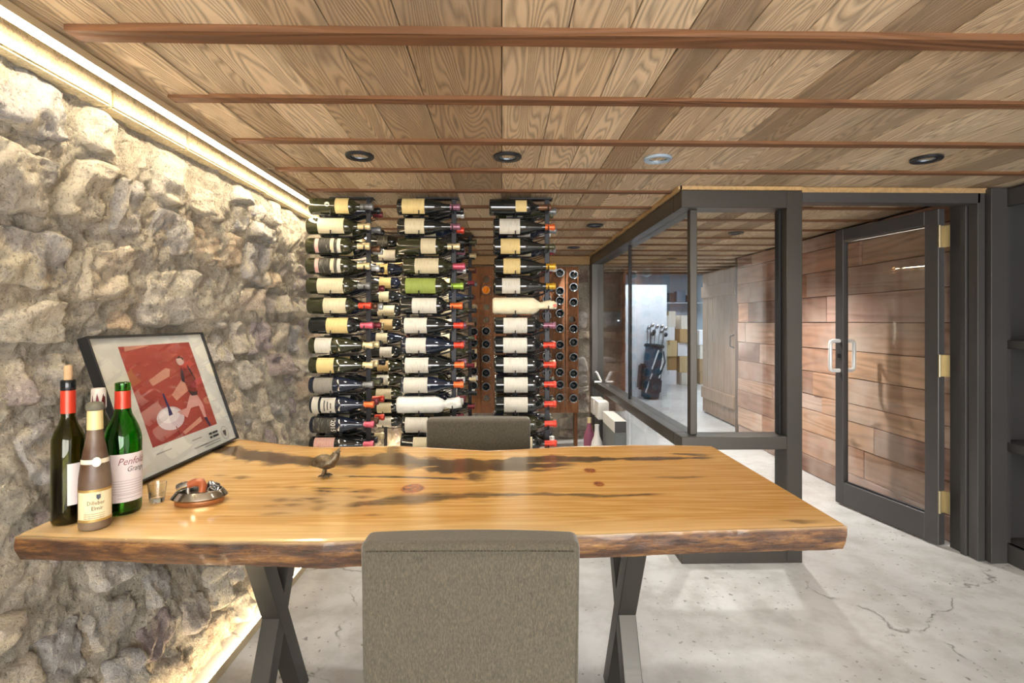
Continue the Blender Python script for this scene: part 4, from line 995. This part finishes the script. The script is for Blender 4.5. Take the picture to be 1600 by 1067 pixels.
PINKP = plain('#cfc4c2', .7); CREAMP = m_label('aged_cream_paper', '#d8cba6', '#9a6d3c', .8)
# tall dark olive bottle with cork
t = thing('wine_bottle', 'tall dark olive bottle with a red collar and cork in its neck', 'bottle', (-1.085, 1.335, TZ+.001))
r = .041; t.scale = (.83, .83, 1)
MB().lathe([(0, .012), (.028, .006), (.034, 0), (.039, .002), (r, .008), (r, .195), (.040, .208), (.034, .226), (.024, .243), (.0175, .262), (.0165, .325), (.0165, .327), (.018, .328), (.018, .352), (.015, .354), (.0105, .354), (.0105, .33), (.0135, .325), (.0145, .262), (.021, .243), (.031, .226), (.037, .208), (.038, .195), (.038, .012), (.03, .01), (0, .018)], 32).build('body', m_clear('olive_clear_glass', lin('#8c8a3c'), .03), t, smooth=50)
MB().lathe([(0, .019), (.03, .014), (.0375, .016), (.0375, .135), (.0, .135)], 28).build('dark_wine', plain('#170a0c', .15), t, smooth=50)
MB().lathe([(.0188, .2715), (.0186, .328), (.0175, .3285)], 26).build('capsule', FOIL['red'], t, smooth=50)
MB().lathe([(.0183, .329), (.019, .331), (.019, .350), (.017, .3545), (.0107, .3545)], 26).build('lip', plain('#15181a', .15), t, smooth=40)
MB().lathe([(.0105, .33), (.0105, .388), (.009, .390), (0, .390)], 18).build('cork', plain('#c9a57c', .85, speck=.5), t, smooth=50)
stand_label(t, r, .048, .150, -54, 50, PINKP)
# small brown bottle
t = thing('wine_bottle', 'small dusty brown bottle with cream foil and a stained label', 'bottle', (-.992, 1.300, TZ+.001))
r = .0405; t.scale = (.82, .82, 1)
n_ = NT('dusty_brown_glass'); nz_ = n_.noise(n_.coords(), 30, 5, .7); n2_ = n_.noise(n_.coords(), 8, 3)
n_.bsdf(n_.mix(n_.ramp(n2_, [(.35, 0.0), (.7, 1.0)]), '#4a3222', '#7a6a58'), n_.ramp(nz_, [(.3, .25), (.7, .6)]), 0); M_DUST = n_.m
MB().lathe([(0, .010), (.03, .004), (.036, 0), (r, .006), (r, .105), (.039, .125), (.034, .158), (.028, .190), (.0225, .215), (.0195, .236), (.018, .262), (.018, .29), (0, .29)], 32).build('body', M_DUST, t, smooth=50)
MB().lathe([(.0205, .238), (.0195, .262), (.0195, .287)], 24).build('neck_foil', plain('#d8c48c', .5, .1), t, smooth=50)
MB().lathe([(.0195, .284), (.0225, .286), (.0235, .292), (.0225, .298), (.019, .302), (.012, .304), (0, .303)], 24).build('cork_top', plain('#6a6656', .8, speck=.6), t, smooth=50)
stand_label(t, r, .026, .092, -122, 18, CREAMP); 
for z_ in (.021, .092): stand_label(t, r, z_, z_+.006, -130, 28, plain('#a8894c', .4, .4), 'gold_band', .001)
stand_label(t, .0325, .158, .169, -125, 20, plain('#d8cfb4', .6), 'neck_band', .0025)
o = MB().lathe([(0, .0), (.010, 0), (.0115, -.001)], 22); o.build('seal', plain('#e0d8c4', .6), t, (.0262, -.0285, .1635), (R(74), 0, R(44)))
text_part('lettering', 'Dilleber', .0135, plain('#5c4630', .7), t, wrapM(-50, .062), bend=r+.0016)
text_part('lettering', 'Elmir', .0135, plain('#3c2f24', .7), t, wrapM(-46, .049), bend=r+.0016)
for i, z_ in enumerate((.040, .035, .030)): stand_label(t, r, z_, z_+.0012, -90, -20, plain('#8a7658', .7), 'small_print', .0014)
MB().prism([(-.005, .006), (.005, .006), (.005, -.002), (0, -.007), (-.005, -.002)], .0008, wrapM(-42, .080) @ Matrix.Translation((0, 0, r+.0014))).build('crest', plain('#3f4650', .6), t)
# green bottle
t = thing('wine_bottle', 'bright green glass bottle with red collar and pale printed label', 'bottle', (-1.0, 1.405, TZ+.001))
r = .051; t.scale = (.83, .83, 1)
MB().lathe([(0, .018), (.03, .012), (.042, .0), (.047, 0), (r, .008), (r, .185), (.050, .200), (.044, .220), (.034, .240), (.025, .256), (.0205, .275), (.0195, .318), (.021, .32), (.021, .338), (.017, .340), (.013, .340), (.0125, .32), (.0165, .275), (.021, .258), (.031, .240), (.041, .218), (.047, .198), (.048, .185), (.048, .012), (.043, .008), (.03, .018), (0, .022)], 36).build('body', m_clear('green_clear_glass', lin('#4cb82a'), .02), t, smooth=45)
MB().lathe([(0, .0225), (.03, .0195), (.043, .012), (.0474, .016), (.0474, .10), (0, .10)], 28).build('dark_wine', plain('#243a10', .1), t, smooth=50)
MB().lathe([(.0222, .272), (.0212, .296), (.0212, .318)], 28).build('capsule', FOIL['red'], t, smooth=50)
stand_label(t, r, .034, .158, -94, 26, PINKP); stand_label(t, r, .034, .158, -91.5, -90, plain('#8b8086', .7), 'label_border', .0012)
text_part('lettering', 'Penfolds', .026, plain('#7d4646', .6), t, wrapM(-22, .130), bend=r+.0016, shear=.35)
text_part('lettering', 'Grange', .019, plain('#3f3a3a', .6), t, wrapM(-14, .112), bend=r+.0016, shear=.35)
for i in range(6): stand_label(t, r, .088-i*.0065, .090-i*.0065, -84, 14, plain('#b0a6a4', .7), 'small_print', .0014)
for i in range(2): stand_label(t, r, .052-i*.008, .0532-i*.008, -70, 10, plain('#8f8684', .7), 'small_print', .0014)
# bottle behind with dripped wax
t = thing('wine_bottle', 'green bottle with white wax dripping over its red neck foil', 'bottle', (-1.094, 1.446, TZ+.001)); t.scale = (.86, .86, 1)
MB().lathe([(0, .012), (.028, .004), (.033, 0), (.036, .006), (.036, .20), (.034, .215), (.026, .236), (.018, .255), (.0155, .28), (.0155, .315), (0, .315)], 28).build('body', GLASS['olive'], t, smooth=50)
MB().lathe([(.0172, .262), (.0168, .300), (.0175, .302), (.0175, .316), (0, .317)], 24).build('capsule', FOIL['burgundy'], t, smooth=50)
vs_ = []; fs_ = []; nn = 28
for j in range(nn):
    a = 2*math.pi*j/nn; dr_ = .288+.018*math.sin(j*1.7)+.010*math.sin(j*3.1+1)
    for (q, z_) in ((.0178, dr_), (.0198, dr_+.004), (.0195, .312), (.0175, .3195), (0, .3185)): vs_.append((q*math.cos(a), q*math.sin(a), z_))
for j in range(nn):
    for q in range(4): fs_.append((j*5+q, ((j+1) % nn)*5+q, ((j+1) % nn)*5+q+1, j*5+q+1))
MB().add(vs_, fs_).build('wax_drips', plain('#d9cfc6', .4), t, smooth=60)
stand_label(t, .036, .05, .13, -150, -30, PAPER['cream'])
# small tumbler
o = MB().lathe([(0, 0), (.017, 0), (.0185, .002), (.0235, .052), (.0222, .052), (.0175, .012), (0, .011)], 28).build('shot_glass', m_clear('clear_glass', (.96, .98, .97, 1)), None, (-.958, 1.478, TZ+.001), smooth=45)
tag(o, 'small clear shot glass beside the green bottle', 'glass')
# lighter tray
t = thing('table_lighter', 'oval silver tray holding a pipe shaped wood and chrome lighter', 'table lighter', (-.835, 1.468, TZ+.001), (0, 0, R(14))); t.scale = (.88, .9, 1)
def oval(prof, ax, ay, name, mat, n=40):
    vs_, fs_ = [], []
    for (q, z_) in prof:
        for j in range(n): a = 2*math.pi*j/n; vs_.append((q*ax*math.cos(a), q*ay*math.sin(a), z_))
    for i in range(len(prof)-1):
        for j in range(n): fs_.append((i*n+j, i*n+(j+1) % n, (i+1)*n+(j+1) % n, (i+1)*n+j))
    return MB().add(vs_, fs_).build(name, mat, t, smooth=40)
oval([(0, 0), (.9, 0), (.92, .003), (.92, .012)], .076, .050, 'copper_foot', plain('#b98a68', .25, .9))
oval([(.92, .012), (1.05, .018), (1.03, .021), (.86, .036), (.82, .036), (.80, .022), (0, .018)], .076, .050, 'bowl', plain('#b9b4aa', .18, 1.0))
MB().tube([(-.042, -.006, .050), (-.030, -.006, .052), (-.012, -.006, .058), (.006, -.006, .056), (.014, -.016, .048), (.014, -.030, .030)], [.010, .010, .011, .013, .012, .010], 12).build('wood_grip', plain('#9a4f2a', .3, speck=.3), t, smooth=60)
MB().tube([(-.060, -.004, .044), (-.046, -.005, .050), (-.030, -.006, .052)], [.011, .0115, .0105], 12).build('spout', M_CHROME, t, smooth=60)
MB().tube([(-.030, -.008, .048), (-.028, -.014, .020)], [.006, .009], 10).build('support', M_CHROME, t, smooth=60)
MB().tube([(.014, -.028, .034), (.014, -.032, .022)], .0125, 14).build('collar', plain('#6a4a30', .2, .9), t, smooth=60)
for (x, y, z_) in ((.030, .004, .046), (.044, .008, .040), (.036, -.010, .036)):
    MB().box(-.010, .010, -.008, .008, -.009, .009).build('mechanism', M_CHROME, t, (x, y, z_), (R(20), R(30), R(25)), bevel=.003, seg=2)
MB().tube([(.020, .002, .040), (.036, .004, .052), (.052, .006, .036), (.046, .0, .022)], .0045, 8).build('lever', M_CHROME, t, smooth=60)
# bronze bird
t = thing('bird_figurine', 'small bronze bird figurine with raised beak on the table', 'figurine', (-.567, 1.705, TZ+.001), (0, 0, R(-6)))
n_ = NT('patinated_bronze'); a_ = n_.noise(n_.coords(), 90, 4); n_.bsdf(n_.mix(n_.ramp(a_, [(.35, 0.0), (.65, 1.0)]), '#4a3a2a', '#6e6450'), .38, .6, normal=n_.bump(a_, .4, .003)); M_BRZ = n_.m
pathb = [(-.060, 0, .036), (-.050, 0, .040), (-.036, 0, .047), (-.018, 0, .049), (.002, 0, .047), (.018, 0, .050), (.028, 0, .062), (.034, 0, .074), (.038, 0, .082)]
radb = [.002, .006, .014, .022, .0245, .022, .015, .0125, .007]
MB().tube(pathb, radb, 18).build('body', M_BRZ, t, smooth=80)
MB().tube([(.036, 0, .081), (.043, 0, .089), (.047, 0, .095)], [.005, .0035, .0006], 8).build('beak', M_BRZ, t, smooth=60)
MB().tube([(.038, 0, .076), (.045, 0, .081), (.051, 0, .086)], [.004, .0028, .0006], 8).build('beak', M_BRZ, t, smooth=60)
for s in (-1, 1):
    vs_ = []; 
    prof_ = [(-.052, .042, .004), (-.035, .052, .013), (-.012, .058, .021), (.008, .057, .0205), (.014, .050, .0205)]
    low = [(-.052, .038, .006), (-.032, .036, .017), (-.010, .036, .0245), (.008, .040, .024), (.014, .050, .0205)]
    vs_ = [(x, s*(y+.0015), z_) for x, z_, y in prof_]+[(x, s*(y+.0015), z_) for x, z_, y in low]
    MB().add(vs_, [(i, i+1, i+6, i+5) for i in range(4)]).build('wing', M_BRZ, t, smooth=60)
    leg = MB().tube([(-.004, s*.008, .030), (-.006, s*.010, .004)], .0035, 8).build('leg', M_BRZ, t, smooth=60)
    tm = MB()
    for dx, dy in ((.020, -.006), (.022, .004), (.012, .012), (-.016, 0)): tm.tube([(-.006, s*.010, .005), (-.006+dx*.6, s*(.010+dy*.6), .006), (-.006+dx, s*(.010+dy), .0018)], [.0032, .003, .0016], 6)
    tm.build('foot', M_BRZ, leg, smooth=60)

# ------------------------------------------------------------------ gift boxes and bottles below the partition sill, white stand on the sill
def gift(x0, x1, y0, y1, z0, z1, mat, label, front=None, tagc=None):
    t = thing('wine_box', label, 'box', ((x0+x1)/2, (y0+y1)/2, z0), group='wine boxes below the glass sill')
    w, d, h = (x1-x0)/2, (y1-y0)/2, z1-z0
    B('carton', mat, t, -w, w, -d, d, 0, h, bevel=.002)
    if front: B('end_panel', front, t, -w+.002, w-.002, -d-.002, -d, .002, h-.002)
    if tagc: B('gold_tag', tagc, t, -w-.001, -w, -d*.3, d*.05, h*.25, h*.75)
WB = plain('#d9d7d0', .6); KB = plain('#2c2a29', .45); GB = plain('#6f7472', .5, speck=.3); GOLD = plain('#d8a83a', .4, .3)
gift(.862, .955, 4.00, 4.46, .450, .540, WB, 'long white wine box with a black end, on top of the grey box', KB)
gift(.862, .955, 4.00, 4.46, 0, .448, GB, 'tall grey wine box below the white one with black end')
gift(.858, .955, 4.66, 4.82, .43, .585, WB, 'white wine box on the front black carton')
gift(.858, .955, 4.64, 4.84, 0, .428, KB, 'black carton with gold tag, carrying the front white box', None, GOLD)
gift(.858, .955, 4.90, 5.05, .43, .58, WB, 'white wine box on the rear black carton')
gift(.858, .955, 4.88, 5.08, 0, .428, KB, 'black carton with gold tag, carrying the rear white box', None, GOLD)
for (x, y, c, lb) in ((.79, 4.72, '#8d5068', 'mauve wrapped bottle standing in front of the black cartons'), (.80, 4.40, '#d6d2cc', 'white capped bottle standing in front of the grey box')):
    t = thing('standing_bottle', lb, 'bottle', (x, y, 0))
    MB().lathe([(0, 0), (.05, 0), (.052, .01), (.052, .24), (.045, .29), (.025, .34), (.018, .40), (.018, .435), (0, .435)], 24).build('body', plain(c, .5), t, smooth=50)
    MB().lathe([(.0192, .375), (.0192, .437), (0, .438)], 18).build('capsule', FOIL['cream' if c[1] == '8' else 'white'], t, smooth=50)
t = thing('bottle_stand', 'small white bent ornament on the partition sill', 'ornament', (.995, 5.28, .683))
MW = plain('#eef0f0', .3)
MB().tube([(-.060, 0, .012), (-.02, 0, .0115), (.012, 0, .0115)], .011, 10).build('foot', MW, t, smooth=60)
MB().tube([(.008, 0, .018), (-.012, 0, .060), (-.032, 0, .102), (-.050, 0, .116)], .011, 10).build('arm', MW, t, smooth=60)
t = thing('wine_crate', 'pale wooden wine crate behind the chair on the rack side', 'crate', (-.10, 3.75, 0))
for i in range(3):
    for (nm, b_) in (('slat', (-.13, .13, -.16, -.148, .01+i*.19, .19+i*.19)), ('slat', (-.13, .13, .148, .16, .01+i*.19, .19+i*.19)), ('slat', (-.13, -.118, -.148, .148, .01+i*.19, .19+i*.19)), ('slat', (.118, .13, -.148, .148, .01+i*.19, .19+i*.19))):
        B(nm, M_TRIMW, t, *b_, bevel=.002)
B('bottom', M_TRIMW, t, -.118, .118, -.148, .148, 0, .012); B('lid', M_TRIMW, t, -.135, .135, -.165, .165, .58, .60, bevel=.003)
